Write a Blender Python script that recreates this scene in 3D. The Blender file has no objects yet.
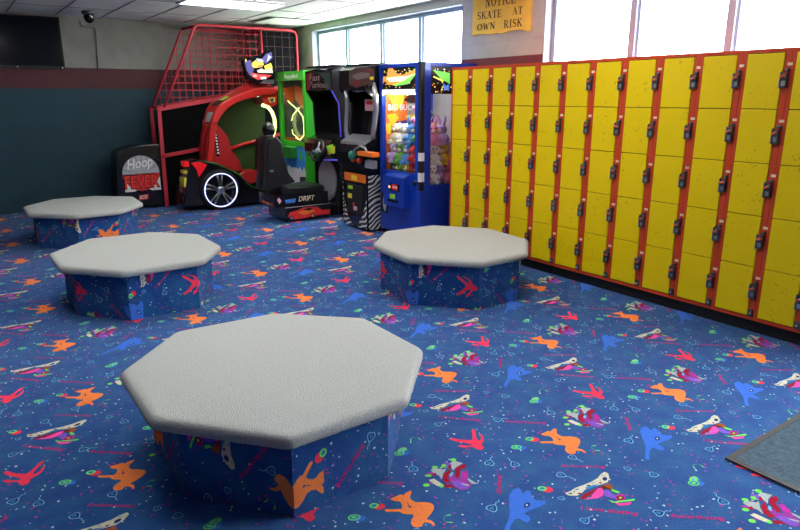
import bpy, bmesh, math, random
import numpy as np
from mathutils import Vector
from mathutils.geometry import tessellate_polygon

random.seed(7)
SC = bpy.context.scene
COL = SC.collection
PI = math.pi

# ------------------------------------------------------------------ camera
FPX, YAW, PITCH, ROLL, EYE = 630.55, 0.6125, 0.2598, -0.0019, 1.6129
_f = Vector((math.sin(YAW)*math.cos(PITCH), math.cos(YAW)*math.cos(PITCH), -math.sin(PITCH)))
_r0 = Vector((math.cos(YAW), -math.sin(YAW), 0))
_u0 = _r0.cross(_f)
_r = math.cos(ROLL)*_r0 + math.sin(ROLL)*_u0
_u = -math.sin(ROLL)*_r0 + math.cos(ROLL)*_u0
_o = Vector((0, 0, EYE))

def ray(x, y):
    return _f + (x-400)/FPX*_r - (y-265)/FPX*_u
def on(axis, val, x, y):
    d = ray(x, y)
    t = (val-_o[axis])/d[axis]
    return _o + t*d
def XP(x, y, X): return on(0, X, x, y)
def YP(x, y, Y): return on(1, Y, x, y)
def FP(x, y, Z=0.0): return on(2, Z, x, y)

cam_d = bpy.data.cameras.new('camera')
cam = bpy.data.objects.new('camera', cam_d)
COL.objects.link(cam)
cam_d.sensor_width = 36
cam_d.lens = FPX/800*36
cam_d.clip_start = 0.05
from mathutils import Matrix
M = Matrix((( _r.x, _u.x, -_f.x, 0), (_r.y, _u.y, -_f.y, 0), (_r.z, _u.z, -_f.z, EYE), (0, 0, 0, 1)))
cam.matrix_world = M
SC.camera = cam

# ------------------------------------------------------------------ materials
MATS = {}
def srgb(r, g, b):
    def c(v):
        v /= 255
        return v/12.92 if v <= .04045 else ((v+.055)/1.055)**2.4
    return (c(r), c(g), c(b))
def mat(name, col, rough=.5, metal=0., emit=0., noise=0., nscale=20., bump=0., bscale=200., coat=0., spec=.5, sheen=0.):
    m = bpy.data.materials.new(name); m.use_nodes = True
    nt = m.node_tree; b = nt.nodes['Principled BSDF']
    b.inputs['Base Color'].default_value = (*col, 1)
    b.inputs['Roughness'].default_value = rough
    b.inputs['Metallic'].default_value = metal
    b.inputs['Specular IOR Level'].default_value = spec
    if coat: b.inputs['Coat Weight'].default_value = coat; b.inputs['Coat Roughness'].default_value = .1
    if sheen:
        b.inputs['Sheen Weight'].default_value = sheen; b.inputs['Sheen Roughness'].default_value = .5
    if emit:
        b.inputs['Emission Color'].default_value = (*col, 1); b.inputs['Emission Strength'].default_value = emit
    tc = None
    if noise or bump:
        tc = nt.nodes.new('ShaderNodeTexCoord')
    if noise:
        n = nt.nodes.new('ShaderNodeTexNoise'); n.inputs['Scale'].default_value = nscale; n.inputs['Detail'].default_value = 6
        nt.links.new(tc.outputs['Object'], n.inputs['Vector'])
        mr = nt.nodes.new('ShaderNodeMapRange'); mr.inputs['From Min'].default_value = .3; mr.inputs['From Max'].default_value = .7
        mr.inputs['To Min'].default_value = 1-noise; mr.inputs['To Max'].default_value = 1+noise
        nt.links.new(n.outputs['Fac'], mr.inputs['Value'])
        mx = nt.nodes.new('ShaderNodeMix'); mx.data_type = 'RGBA'; mx.blend_type = 'MULTIPLY'; mx.inputs['Factor'].default_value = 1
        mx.inputs['A'].default_value = (*col, 1)
        nt.links.new(mr.outputs['Result'], mx.inputs['B'])
        nt.links.new(mx.outputs['Result'], b.inputs['Base Color'])
    if bump:
        n = nt.nodes.new('ShaderNodeTexNoise'); n.inputs['Scale'].default_value = bscale; n.inputs['Detail'].default_value = 4
        nt.links.new(tc.outputs['Object'], n.inputs['Vector'])
        bp = nt.nodes.new('ShaderNodeBump'); bp.inputs['Strength'].default_value = bump; bp.inputs['Distance'].default_value = .01
        nt.links.new(n.outputs['Fac'], bp.inputs['Height'])
        nt.links.new(bp.outputs['Normal'], b.inputs['Normal'])
    MATS[name] = m
    return m

# carpet
CARP = dict(rough=.95, spec=.15, noise=.18, nscale=160, bump=.5, bscale=420)
def carpet_base():
    m = mat('carpet_blue', srgb(52, 88, 158), rough=.95, spec=.1, sheen=.12)
    nt = m.node_tree; b = nt.nodes['Principled BSDF']
    tc = nt.nodes.new('ShaderNodeTexCoord')
    n1 = nt.nodes.new('ShaderNodeTexNoise'); n1.inputs['Scale'].default_value = 9; n1.inputs['Detail'].default_value = 5
    n2 = nt.nodes.new('ShaderNodeTexNoise'); n2.inputs['Scale'].default_value = 170; n2.inputs['Detail'].default_value = 3
    for n in (n1, n2): nt.links.new(tc.outputs['Object'], n.inputs['Vector'])
    r1 = nt.nodes.new('ShaderNodeValToRGB')
    r1.color_ramp.elements[0].position = .35; r1.color_ramp.elements[0].color = (*srgb(28, 70, 136), 1)
    r1.color_ramp.elements[1].position = .68; r1.color_ramp.elements[1].color = (*srgb(38, 92, 142), 1)
    nt.links.new(n1.outputs['Fac'], r1.inputs['Fac'])
    mr = nt.nodes.new('ShaderNodeMapRange'); mr.inputs['From Min'].default_value = .3; mr.inputs['From Max'].default_value = .7
    mr.inputs['To Min'].default_value = .72; mr.inputs['To Max'].default_value = 1.28
    nt.links.new(n2.outputs['Fac'], mr.inputs['Value'])
    mx = nt.nodes.new('ShaderNodeMix'); mx.data_type = 'RGBA'; mx.blend_type = 'MULTIPLY'; mx.inputs['Factor'].default_value = 1
    nt.links.new(r1.outputs['Color'], mx.inputs['A']); nt.links.new(mr.outputs['Result'], mx.inputs['B'])
    nt.links.new(mx.outputs['Result'], b.inputs['Base Color'])
    bp = nt.nodes.new('ShaderNodeBump'); bp.inputs['Strength'].default_value = .5; bp.inputs['Distance'].default_value = .006
    nt.links.new(n2.outputs['Fac'], bp.inputs['Height']); nt.links.new(bp.outputs['Normal'], b.inputs['Normal'])
carpet_base()
for n, c in dict(c_orange=(255, 138, 72), c_royal=(64, 116, 216), c_red=(250, 62, 92), c_cream=(214, 212, 186), c_grey=(176, 186, 184),
                 c_maroon=(150, 26, 42), c_crimson=(168, 20, 50), c_pink=(255, 84, 176), c_purple=(132, 92, 206), c_violet=(160, 60, 160),
                 c_green=(124, 236, 96), c_sky=(132, 184, 222), c_navy=(30, 56, 110), c_white=(206, 222, 226), c_magenta=(196, 48, 160),
                 c_script=(206, 34, 116), c_aqua=(50, 130, 190), c_brown=(170, 84, 40)).items():
    mat(n, srgb(*c), **CARP)
mat('grey_carpet', srgb(184, 186, 180), rough=1, spec=.05, noise=.13, nscale=120, bump=.9, bscale=260, sheen=.1)
mat('mat_grey', srgb(76, 94, 106), rough=.95, spec=.1, noise=.25, nscale=60, bump=.5, bscale=300)
mat('mat_border', srgb(62, 60, 58), rough=.7, noise=.1)
# room
def wall_mat(name, grey, teal, maroon):
    m = mat(name, (.5, .5, .5), rough=.7)
    nt = m.node_tree; b = nt.nodes['Principled BSDF']
    geo = nt.nodes.new('ShaderNodeNewGeometry')
    sep = nt.nodes.new('ShaderNodeSeparateXYZ'); nt.links.new(geo.outputs['Position'], sep.inputs['Vector'])
    add = nt.nodes.new('ShaderNodeMath'); add.operation = 'ADD'
    nt.links.new(sep.outputs['X'], add.inputs[0]); nt.links.new(sep.outputs['Y'], add.inputs[1])
    cmb = nt.nodes.new('ShaderNodeCombineXYZ'); nt.links.new(add.outputs[0], cmb.inputs['X']); nt.links.new(sep.outputs['Z'], cmb.inputs['Y'])
    br = nt.nodes.new('ShaderNodeTexBrick'); br.inputs['Scale'].default_value = 1
    br.inputs['Brick Width'].default_value = .4; br.inputs['Row Height'].default_value = .2; br.inputs['Mortar Size'].default_value = .005
    br.inputs['Mortar Smooth'].default_value = .3
    br.inputs['Color1'].default_value = br.inputs['Color2'].default_value = (1, 1, 1, 1); br.inputs['Mortar'].default_value = (.92, .92, .92, 1)
    nt.links.new(cmb.outputs['Vector'], br.inputs['Vector'])
    ramp = nt.nodes.new('ShaderNodeValToRGB'); ramp.color_ramp.interpolation = 'CONSTANT'
    e = ramp.color_ramp.elements
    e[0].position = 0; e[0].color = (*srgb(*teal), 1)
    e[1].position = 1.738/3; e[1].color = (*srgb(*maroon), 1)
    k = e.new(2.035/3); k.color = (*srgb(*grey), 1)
    dv = nt.nodes.new('ShaderNodeMath'); dv.operation = 'DIVIDE'; dv.inputs[1].default_value = 3
    nt.links.new(sep.outputs['Z'], dv.inputs[0]); nt.links.new(dv.outputs[0], ramp.inputs['Fac'])
    mx = nt.nodes.new('ShaderNodeMix'); mx.data_type = 'RGBA'; mx.blend_type = 'MULTIPLY'; mx.inputs['Factor'].default_value = 1
    nt.links.new(ramp.outputs['Color'], mx.inputs['A']); nt.links.new(br.outputs['Color'], mx.inputs['B'])
    ns = nt.nodes.new('ShaderNodeTexNoise'); ns.inputs['Scale'].default_value = 6; ns.inputs['Detail'].default_value = 8
    nt.links.new(geo.outputs['Position'], ns.inputs['Vector'])
    mr = nt.nodes.new('ShaderNodeMapRange'); mr.inputs['To Min'].default_value = .78; mr.inputs['To Max'].default_value = 1.22
    nt.links.new(ns.outputs['Fac'], mr.inputs['Value'])
    m2 = nt.nodes.new('ShaderNodeMix'); m2.data_type = 'RGBA'; m2.blend_type = 'MULTIPLY'; m2.inputs['Factor'].default_value = 1
    nt.links.new(mx.outputs['Result'], m2.inputs['A']); nt.links.new(mr.outputs['Result'], m2.inputs['B'])
    nt.links.new(m2.outputs['Result'], b.inputs['Base Color'])
    bp = nt.nodes.new('ShaderNodeBump'); bp.inputs['Strength'].default_value = .25; bp.inputs['Distance'].default_value = .004
    nt.links.new(br.outputs['Fac'], bp.inputs['Height']); bp.invert = True
    nt.links.new(bp.outputs['Normal'], b.inputs['Normal'])
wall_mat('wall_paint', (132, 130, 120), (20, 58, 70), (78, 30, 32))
wall_mat('wall_paint_lit', (186, 187, 178), (34, 76, 90), (116, 52, 54))  # same wall paint lightened: the window wall's stronger light put into its colours
mat('ceiling_tile', srgb(218, 218, 213), rough=.9, spec=.1, noise=.05, nscale=3, bump=.25, bscale=120)
mat('ceiling_rail', srgb(120, 120, 118), rough=.6)
mat('dark_gap', srgb(46, 42, 40), rough=.9)
mat('lamp_diffuser', (1, 1, .97), rough=.5, emit=7.6)
mat('lamp_frame', srgb(220, 220, 220), rough=.5)
mat('aluminium', srgb(150, 166, 188), rough=.5)
mat('reveal_paint', srgb(146, 154, 166), rough=.7)
# lockers
def speck_paint(name, col, dark, thresh, **k):
    m = mat(name, col, **k)
    nt = m.node_tree; b = nt.nodes['Principled BSDF']
    tc = nt.nodes.new('ShaderNodeTexCoord'); oi = nt.nodes.new('ShaderNodeObjectInfo')
    ad = nt.nodes.new('ShaderNodeVectorMath'); ad.operation = 'ADD'
    nt.links.new(tc.outputs['Object'], ad.inputs[0]); nt.links.new(oi.outputs['Location'], ad.inputs[1])
    n = nt.nodes.new('ShaderNodeTexNoise'); n.inputs['Scale'].default_value = 55; n.inputs['Detail'].default_value = 3
    n2 = nt.nodes.new('ShaderNodeTexNoise'); n2.inputs['Scale'].default_value = 4
    nt.links.new(ad.outputs[0], n.inputs['Vector']); nt.links.new(ad.outputs[0], n2.inputs['Vector'])
    ml = nt.nodes.new('ShaderNodeMath'); ml.operation = 'MULTIPLY_ADD'; ml.inputs[1].default_value = .35
    nt.links.new(n2.outputs['Fac'], ml.inputs[0]); nt.links.new(n.outputs['Fac'], ml.inputs[2])
    mr = nt.nodes.new('ShaderNodeMapRange'); mr.inputs['From Min'].default_value = thresh; mr.inputs['From Max'].default_value = thresh+.06
    mr.inputs['To Max'].default_value = .6
    nt.links.new(ml.outputs[0], mr.inputs['Value'])
    mx = nt.nodes.new('ShaderNodeMix'); mx.data_type = 'RGBA'
    mx.inputs['A'].default_value = (*col, 1); mx.inputs['B'].default_value = (*dark, 1)
    nt.links.new(mr.outputs['Result'], mx.inputs['Factor']); nt.links.new(mx.outputs['Result'], b.inputs['Base Color'])
speck_paint('locker_yellow', srgb(234, 204, 0), srgb(150, 126, 10), .84, rough=.5, spec=.25)
speck_paint('locker_red', srgb(200, 68, 30), srgb(140, 80, 60), .82, rough=.5, spec=.3)
mat('black_kick', srgb(14, 14, 17), rough=.7)
mat('inside_shade', srgb(18, 16, 14), rough=.9)
mat('lock_metal', srgb(150, 152, 158), rough=.35, metal=.6)
mat('lock_dark', srgb(84, 86, 92), rough=.4, metal=.5)
mat('key_orange', srgb(228, 96, 40), rough=.5)
mat('plate_cream', srgb(236, 214, 180), rough=.5)
# machines
mat('black_gloss', srgb(16, 16, 19), rough=.25, coat=.3)
mat('black_matt', srgb(20, 20, 22), rough=.7)
mat('black_vinyl', srgb(24, 24, 27), rough=.4)
mat('screen_black', srgb(10, 11, 13), rough=.08, spec=.6)
mat('tv_screen', srgb(9, 14, 22), rough=.14, spec=.2)
mat('hoop_red', srgb(196, 48, 62), rough=.45)
mat('car_red', srgb(206, 40, 34), rough=.3, coat=.5)
mat('seat_red', srgb(178, 30, 30), rough=.4)
mat('tail_red', srgb(235, 30, 40), rough=.2, emit=.15)
mat('plate_yellow', srgb(236, 210, 60), rough=.5)
mat('silver', srgb(190, 192, 196), rough=.28, metal=.8)
mat('rim_metal', srgb(120, 118, 112), rough=.35, metal=.7)
mat('grey_panel', srgb(150, 150, 152), rough=.5)
mat('white', srgb(236, 236, 234), rough=.5)
mat('grey_light', srgb(178, 180, 184), rough=.5)
mat('grey_dark', srgb(92, 94, 98), rough=.5)
mat('red_print', srgb(222, 40, 36), rough=.5)
mat('red_bright', srgb(250, 50, 40), rough=.5)
mat('black_net', srgb(9, 9, 11), rough=.9, spec=.1)
mat('dark_red_print', srgb(112, 16, 18), rough=.5)
mat('orange_print', srgb(240, 118, 40), rough=.5)
mat('yellow_print', srgb(244, 214, 52), rough=.5)
mat('green_print', srgb(70, 200, 70), rough=.5)
mat('lime_print', srgb(160, 226, 60), rough=.5)
mat('blue_print', srgb(70, 130, 220), rough=.5)
mat('purple_print', srgb(66, 48, 132), rough=.5)
mat('pink_print', srgb(226, 170, 180), rough=.6)
mat('brown_print', srgb(70, 40, 36), rough=.5)
mat('teal_print', srgb(22, 120, 96), rough=.5)
mat('led_white', (.50, .56, 1.), emit=1.5)
mat('neon_lime', (.80, 1., .30), emit=1.5)
mat('neon_blue', (.12, .10, .9), emit=.3)
mat('lamp_lime', (.5, 1., .55), emit=1.6)
mat('lamp_amber', (1., .45, .15), emit=1.2)
mat('cockpit_glow', srgb(46, 74, 20), rough=.5)  # green glow of the neon painted into the colour of a black panel
mat('faded_print', srgb(112, 96, 94), rough=.5)
mat('dark_teal', srgb(22, 46, 42), rough=.5)
mat('lit_yellow', srgb(250, 226, 110), emit=.7)
mat('lit_orange', srgb(244, 140, 60), emit=.7)
mat('lit_cream', srgb(255, 240, 200), emit=.8)
mat('lit_lime', srgb(120, 220, 90), emit=.5)
mat('lit_blue', srgb(90, 140, 240), emit=.5)
mat('tyre', srgb(22, 22, 24), rough=.8)
mat('cab_green', srgb(56, 190, 40), rough=.4)
mat('bin_green', srgb(34, 130, 40), rough=.5)
mat('sky_print', srgb(60, 140, 216), rough=.5)
mat('cab_blue', srgb(16, 58, 170), rough=.35, coat=.2)
mat('cab_blue_dark', srgb(12, 40, 130), rough=.4)
mat('panel_orange', srgb(232, 120, 44), rough=.5, noise=.5, nscale=6, emit=.0)
mat('head_black', srgb(16, 15, 14), rough=.4)
mat('claw_lamp', (1., .95, .85), emit=70.)
mat('plate_white', srgb(244, 240, 232), rough=.5, emit=.6)
mat('parchment', srgb(250, 214, 84), rough=.7, noise=.07, nscale=8)
mat('ink', srgb(58, 44, 24), rough=.7)
mat('cable_grey', srgb(110, 108, 104), rough=.6)
mat('dome_smoke', srgb(14, 15, 18), rough=.08)
mat('white_plastic', srgb(206, 206, 204), rough=.5)

def zebra():
    m = mat('zebra_print', (0, 0, 0), rough=.4)
    nt = m.node_tree; b = nt.nodes['Principled BSDF']
    tc = nt.nodes.new('ShaderNodeTexCoord')
    mp = nt.nodes.new('ShaderNodeMapping'); mp.inputs['Rotation'].default_value = (0.4, .5, .3)
    nt.links.new(tc.outputs['Object'], mp.inputs['Vector'])
    w = nt.nodes.new('ShaderNodeTexWave'); w.inputs['Scale'].default_value = 6.5; w.inputs['Distortion'].default_value = 7
    w.inputs['Detail'].default_value = 1; w.inputs['Detail Scale'].default_value = .8; w.bands_direction = 'Z'
    nt.links.new(mp.outputs['Vector'], w.inputs['Vector'])
    r = nt.nodes.new('ShaderNodeValToRGB'); r.color_ramp.interpolation = 'CONSTANT'
    r.color_ramp.elements[0].color = (*srgb(14, 14, 16), 1)
    r.color_ramp.elements[1].position = .58; r.color_ramp.elements[1].color = (*srgb(210, 212, 208), 1)
    nt.links.new(w.outputs['Color'], r.inputs['Fac']); nt.links.new(r.outputs['Color'], b.inputs['Base Color'])
zebra()
def glass(name, tint, gl=.08):
    m = bpy.data.materials.new(name); m.use_nodes = True; nt = m.node_tree
    nt.nodes.remove(nt.nodes['Principled BSDF']); out = nt.nodes['Material Output']
    t = nt.nodes.new('ShaderNodeBsdfTransparent'); t.inputs['Color'].default_value = (*tint, 1)
    g = nt.nodes.new('ShaderNodeBsdfGlossy'); g.inputs['Roughness'].default_value = .02
    lw = nt.nodes.new('ShaderNodeLayerWeight'); lw.inputs['Blend'].default_value = .5
    pw = nt.nodes.new('ShaderNodeMath'); pw.operation = 'POWER'; pw.inputs[1].default_value = 5
    ma = nt.nodes.new('ShaderNodeMath'); ma.operation = 'MULTIPLY_ADD'; ma.inputs[1].default_value = .8; ma.inputs[2].default_value = .025
    nt.links.new(lw.outputs['Facing'], pw.inputs[0]); nt.links.new(pw.outputs[0], ma.inputs[0])
    mx = nt.nodes.new('ShaderNodeMixShader')
    nt.links.new(ma.outputs[0], mx.inputs[0]); nt.links.new(t.outputs[0], mx.inputs[1]); nt.links.new(g.outputs[0], mx.inputs[2])
    nt.links.new(mx.outputs[0], out.inputs['Surface'])
    MATS[name] = m
glass('window_glass', (.97, .98, 1.))
glass('cab_glass', (.95, .96, .96))

# ------------------------------------------------------------------ mesh builder
def tess(poly2):
    return tessellate_polygon([[Vector((p[0], p[1], 0)) for p in poly2]])

_glyph = {}
def text_geo(s, shear=0., offset=0.):
    key = (s, shear, offset)
    if key in _glyph: return _glyph[key]
    cu = bpy.data.curves.new('lettering', 'FONT'); cu.body = s; cu.size = 1; cu.shear = shear; cu.offset = offset
    cu.resolution_u = 3; cu.fill_mode = 'FRONT'; cu.align_x = 'LEFT'
    ob = bpy.data.objects.new('lettering', cu); COL.objects.link(ob)
    dg = bpy.context.evaluated_depsgraph_get()
    me = bpy.data.meshes.new_from_object(ob.evaluated_get(dg))
    v = np.array([tuple(q.co) for q in me.vertices])[:, :2]; f = [tuple(p.vertices) for p in me.polygons]
    bpy.data.objects.remove(ob); bpy.data.curves.remove(cu); bpy.data.meshes.remove(me)
    lo, hi = v.min(0), v.max(0)
    v = (v-lo)/(hi-lo)
    _glyph[key] = (v, f, (hi-lo)[0]/(hi-lo)[1])
    return _glyph[key]

class MB:
    def __init__(s): s.v = []; s.f = []; s.m = []; s.sm = []
    def add(s, vs, fs, m, smooth=False):
        o = len(s.v); s.v += [tuple(p) for p in vs]
        for f in fs: s.f.append(tuple(o+i for i in f)); s.m.append(m); s.sm.append(smooth)
        return s
    def box(s, x0, x1, y0, y1, z0, z1, m):
        x0, x1 = min(x0, x1), max(x0, x1); y0, y1 = min(y0, y1), max(y0, y1); z0, z1 = min(z0, z1), max(z0, z1)
        vs = [(x, y, z) for x in (x0, x1) for y in (y0, y1) for z in (z0, z1)]
        return s.add(vs, [(0, 1, 3, 2), (4, 6, 7, 5), (0, 4, 5, 1), (2, 3, 7, 6), (0, 2, 6, 4), (1, 5, 7, 3)], m)
    def prism(s, poly, axis, a, b, m, smooth=False):
        """poly: 2D points in the two other axes (in x,y,z order); extruded along axis from a to b"""
        n = len(poly)
        def P(p, t):
            q = list(p); q.insert(axis, t); return tuple(q)
        vs = [P(p, a) for p in poly]+[P(p, b) for p in poly]
        t = tess(poly)
        fs = [tuple(i) for i in t]+[tuple(n+k for k in reversed(i)) for i in t]
        s.add(vs, fs, m)
        o = len(s.v)-2*n
        for i in range(n):
            j = (i+1) % n
            s.f.append((o+i, o+j, o+n+j, o+n+i)); s.m.append(m); s.sm.append(smooth)
        return s
    def poly(s, pts, m, drop=None):
        """flat polygon of 3D points; drop = the axis it is perpendicular to"""
        if drop is None:
            P = np.array([tuple(p) for p in pts]); drop = int(np.argmin(P.max(0)-P.min(0)))
        q = [[c for k, c in enumerate(p) if k != drop] for p in pts]
        return s.add(pts, [tuple(t) for t in tess(q)], m)
    def tube(s, path, r, m, seg=8, closed=False, caps=True):
        path = [Vector(p) for p in path]; n = len(path); rings = []; up = None
        for i, p in enumerate(path):
            a = path[i-1] if (i > 0 or closed) else p
            b = path[(i+1) % n] if (i < n-1 or closed) else p
            t = (b-a).normalized()
            if up is None:
                up = Vector((0, 0, 1)) if abs(t.z) < .9 else Vector((1, 0, 0))
            side = t.cross(up).normalized(); up = side.cross(t).normalized()
            rr = r[i] if isinstance(r, (list, tuple)) else r
            rings.append([p+rr*(math.cos(2*PI*k/seg)*side+math.sin(2*PI*k/seg)*up) for k in range(seg)])
        vs = [q for ring in rings for q in ring]; fs = []
        for i in range(n if closed else n-1):
            j = (i+1) % n
            for k in range(seg):
                l = (k+1) % seg
                fs.append((i*seg+k, i*seg+l, j*seg+l, j*seg+k))
        s.add(vs, fs, m, True)
        if caps and not closed:
            o = len(s.v)-n*seg
            s.f += [tuple(o+k for k in range(seg)), tuple(o+(n-1)*seg+k for k in reversed(range(seg)))]
            s.m += [m, m]; s.sm += [False, False]
        return s
    def disc(s, c, n, r, m, seg=24, r2=None, depth=None):
        """flat ring or disc around axis n"""
        c = Vector(c); n = Vector(n).normalized()
        a = n.orthogonal().normalized(); b = n.cross(a)
        out = [c+r*(math.cos(2*PI*k/seg)*a+math.sin(2*PI*k/seg)*b) for k in range(seg)]
        if r2 is None: return s.add(out, [tuple(range(seg))], m)
        inn = [c+r2*(math.cos(2*PI*k/seg)*a+math.sin(2*PI*k/seg)*b) for k in range(seg)]
        return s.add(out+inn, [(k, (k+1) % seg, seg+(k+1) % seg, seg+k) for k in range(seg)], m)
    def lathe(s, c, n, prof, m, seg=28):
        """prof: (radius, offset along n)"""
        c = Vector(c); n = Vector(n).normalized(); a = n.orthogonal().normalized(); b = n.cross(a)
        vs = []
        for r, h in prof:
            vs += [c+n*h+max(r, 1e-4)*(math.cos(2*PI*k/seg)*a+math.sin(2*PI*k/seg)*b) for k in range(seg)]
        fs = []
        for i in range(len(prof)-1):
            for k in range(seg):
                l = (k+1) % seg
                fs.append((i*seg+k, i*seg+l, (i+1)*seg+l, (i+1)*seg+k))
        return s.add(vs, fs, m, True)
    def ball(s, c, r, m, seg=14, rings=9):
        c = Vector(c); r = (r, r, r) if isinstance(r, (int, float)) else r
        vs = []; fs = []
        for i in range(rings+1):
            th = PI*i/rings
            for k in range(seg):
                ph = 2*PI*k/seg
                vs.append((c.x+r[0]*math.sin(th)*math.cos(ph), c.y+r[1]*math.sin(th)*math.sin(ph), c.z+r[2]*math.cos(th)))
        for i in range(rings):
            for k in range(seg):
                l = (k+1) % seg
                fs.append((i*seg+k, (i+1)*seg+k, (i+1)*seg+l, i*seg+l))
        return s.add(vs, fs, m, True)
    def text(s, t, O, u, v, w, h, m, shear=0., offset=0.):
        """lettering fitted into a w x h field whose lower-left corner is O"""
        O, u, v = Vector(O), Vector(u), Vector(v)
        g, f, _ = text_geo(t, shear, offset)
        return s.add([O+u*(p[0]*w)+v*(p[1]*h) for p in g], f, m)
    def build(s, name, parent=None, loc=None, bevel=0., recalc=True):
        root = parent
        while root is not None and root.parent is not None: root = root.parent
        off = np.array(root.location if root is not None else (loc or (0, 0, 0)))
        me = bpy.data.meshes.new(name)
        V = np.array(s.v, dtype=float)-off
        me.from_pydata(V.tolist(), [], s.f)
        slots = []
        for q in s.m:
            if q not in slots: slots.append(q)
        for q in slots: me.materials.append(MATS[q])
        ix = {q: i for i, q in enumerate(slots)}
        me.polygons.foreach_set('material_index', [ix[q] for q in s.m])
        me.polygons.foreach_set('use_smooth', s.sm)
        if recalc:
            bm = bmesh.new(); bm.from_mesh(me); bmesh.ops.recalc_face_normals(bm, faces=bm.faces); bm.to_mesh(me); bm.free()
        me.update()
        o = bpy.data.objects.new(name, me); COL.objects.link(o)
        if parent is not None: o.parent = parent
        elif loc: o.location = loc
        if bevel:
            b = o.modifiers.new('bevel', 'BEVEL'); b.width = bevel; b.segments = 2; b.limit_method = 'ANGLE'; b.angle_limit = .7
        return o

def tag(o, label, cat, group=None, kind=None):
    o['label'] = label; o['category'] = cat
    if group: o['group'] = group
    if kind: o['kind'] = kind
    return o
def thing(name, loc, label, cat, group=None):
    o = bpy.data.objects.new(name, None); o.empty_display_size = .1; COL.objects.link(o); o.location = loc
    return tag(o, label, cat, group)
def copy_tree(o, parent=None):
    c = o.copy(); COL.objects.link(c)
    if parent is not None: c.parent = parent
    for ch in list(o.children): copy_tree(ch, c)
    return c
def struct(o, label, cat):
    o['kind'] = 'structure'; o['label'] = label; o['category'] = cat; return o

# ------------------------------------------------------------------ carpet pattern
LO = np.array([2.236, 2.70]); PX, PY = .901, .928
TILE = []        # (layer, material, [(x, y), ...] polygon, triangles)
def tile_add(poly, m, layer=0):
    poly = [tuple(map(float, p)) for p in poly]
    TILE.append((layer, m, poly, [tuple(t) for t in tess(poly)]))
def traced(x0, y0, sc, centre, shapes):
    """shapes traced on the floor; each becomes part of the repeat"""
    c = FP(x0+centre[0]/sc, y0+centre[1]/sc)
    n = np.floor((np.array(c[:2])-LO+np.array([.45, .45]))/[PX, PY])
    org = LO+n*[PX, PY]
    for layer, m, pts in shapes:
        tile_add([np.array(FP(x0+x/sc, y0+y/sc)[:2])-org for x, y in pts], m, layer)
def ell(cx, cy, rx, ry, n=12):
    return [(cx+rx*math.cos(2*PI*k/n), cy+ry*math.sin(2*PI*k/n)) for k in range(n)]
traced(380, 485, 11.76, (400, 290), [(1, 'c_orange', [(120, 165), (180, 140), (235, 115), (260, 112), (272, 130), (300, 95), (360, 68), (372, 85), (350, 150),
    (370, 180), (420, 205), (520, 203), (600, 215), (635, 245), (632, 290), (600, 340), (545, 405), (605, 420), (635, 450), (650, 475), (635, 483),
    (600, 455), (530, 440), (505, 455), (495, 490), (440, 503), (385, 490), (362, 450), (370, 410), (400, 370), (385, 350), (300, 345), (250, 335),
    (240, 318), (75, 318), (50, 300), (75, 288), (250, 285), (262, 255), (250, 215), (225, 198), (160, 190), (125, 172)]),
    (2, 'c_navy', [(318, 205), (335, 225), (350, 250), (372, 255), (372, 268), (335, 268), (338, 245), (320, 222)])])
traced(625, 420, 13.25, (380, 290), [(1, 'c_royal', [(195, 150), (215, 105), (265, 85), (310, 105), (335, 140), (375, 110), (410, 115), (450, 160), (500, 200),
    (560, 205), (620, 205), (630, 230), (590, 255), (520, 280), (450, 310), (430, 330), (490, 350), (520, 385), (490, 410), (430, 390), (385, 370),
    (345, 380), (325, 420), (320, 500), (325, 530), (270, 520), (265, 450), (275, 370), (255, 300), (225, 240)]),
    (2, 'c_navy', ell(428, 248, 34, 26)), (3, 'c_white', ell(426, 250, 12, 11, 6))])
traced(440, 420, 13.25, (420, 300), [(1, 'c_red', [(120, 255), (150, 238), (230, 255), (300, 265), (420, 270), (432, 240), (428, 190), (418, 155), (435, 120),
    (460, 130), (475, 165), (475, 220), (490, 255), (530, 280), (545, 240), (540, 215), (515, 205), (535, 190), (560, 205), (580, 245), (585, 280),
    (560, 305), (545, 330), (575, 355), (580, 380), (545, 400), (490, 390), (455, 365), (400, 358), (330, 368), (250, 358), (240, 340), (290, 332),
    (360, 345), (430, 340), (425, 325), (330, 305), (250, 295), (190, 280)])])
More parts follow.
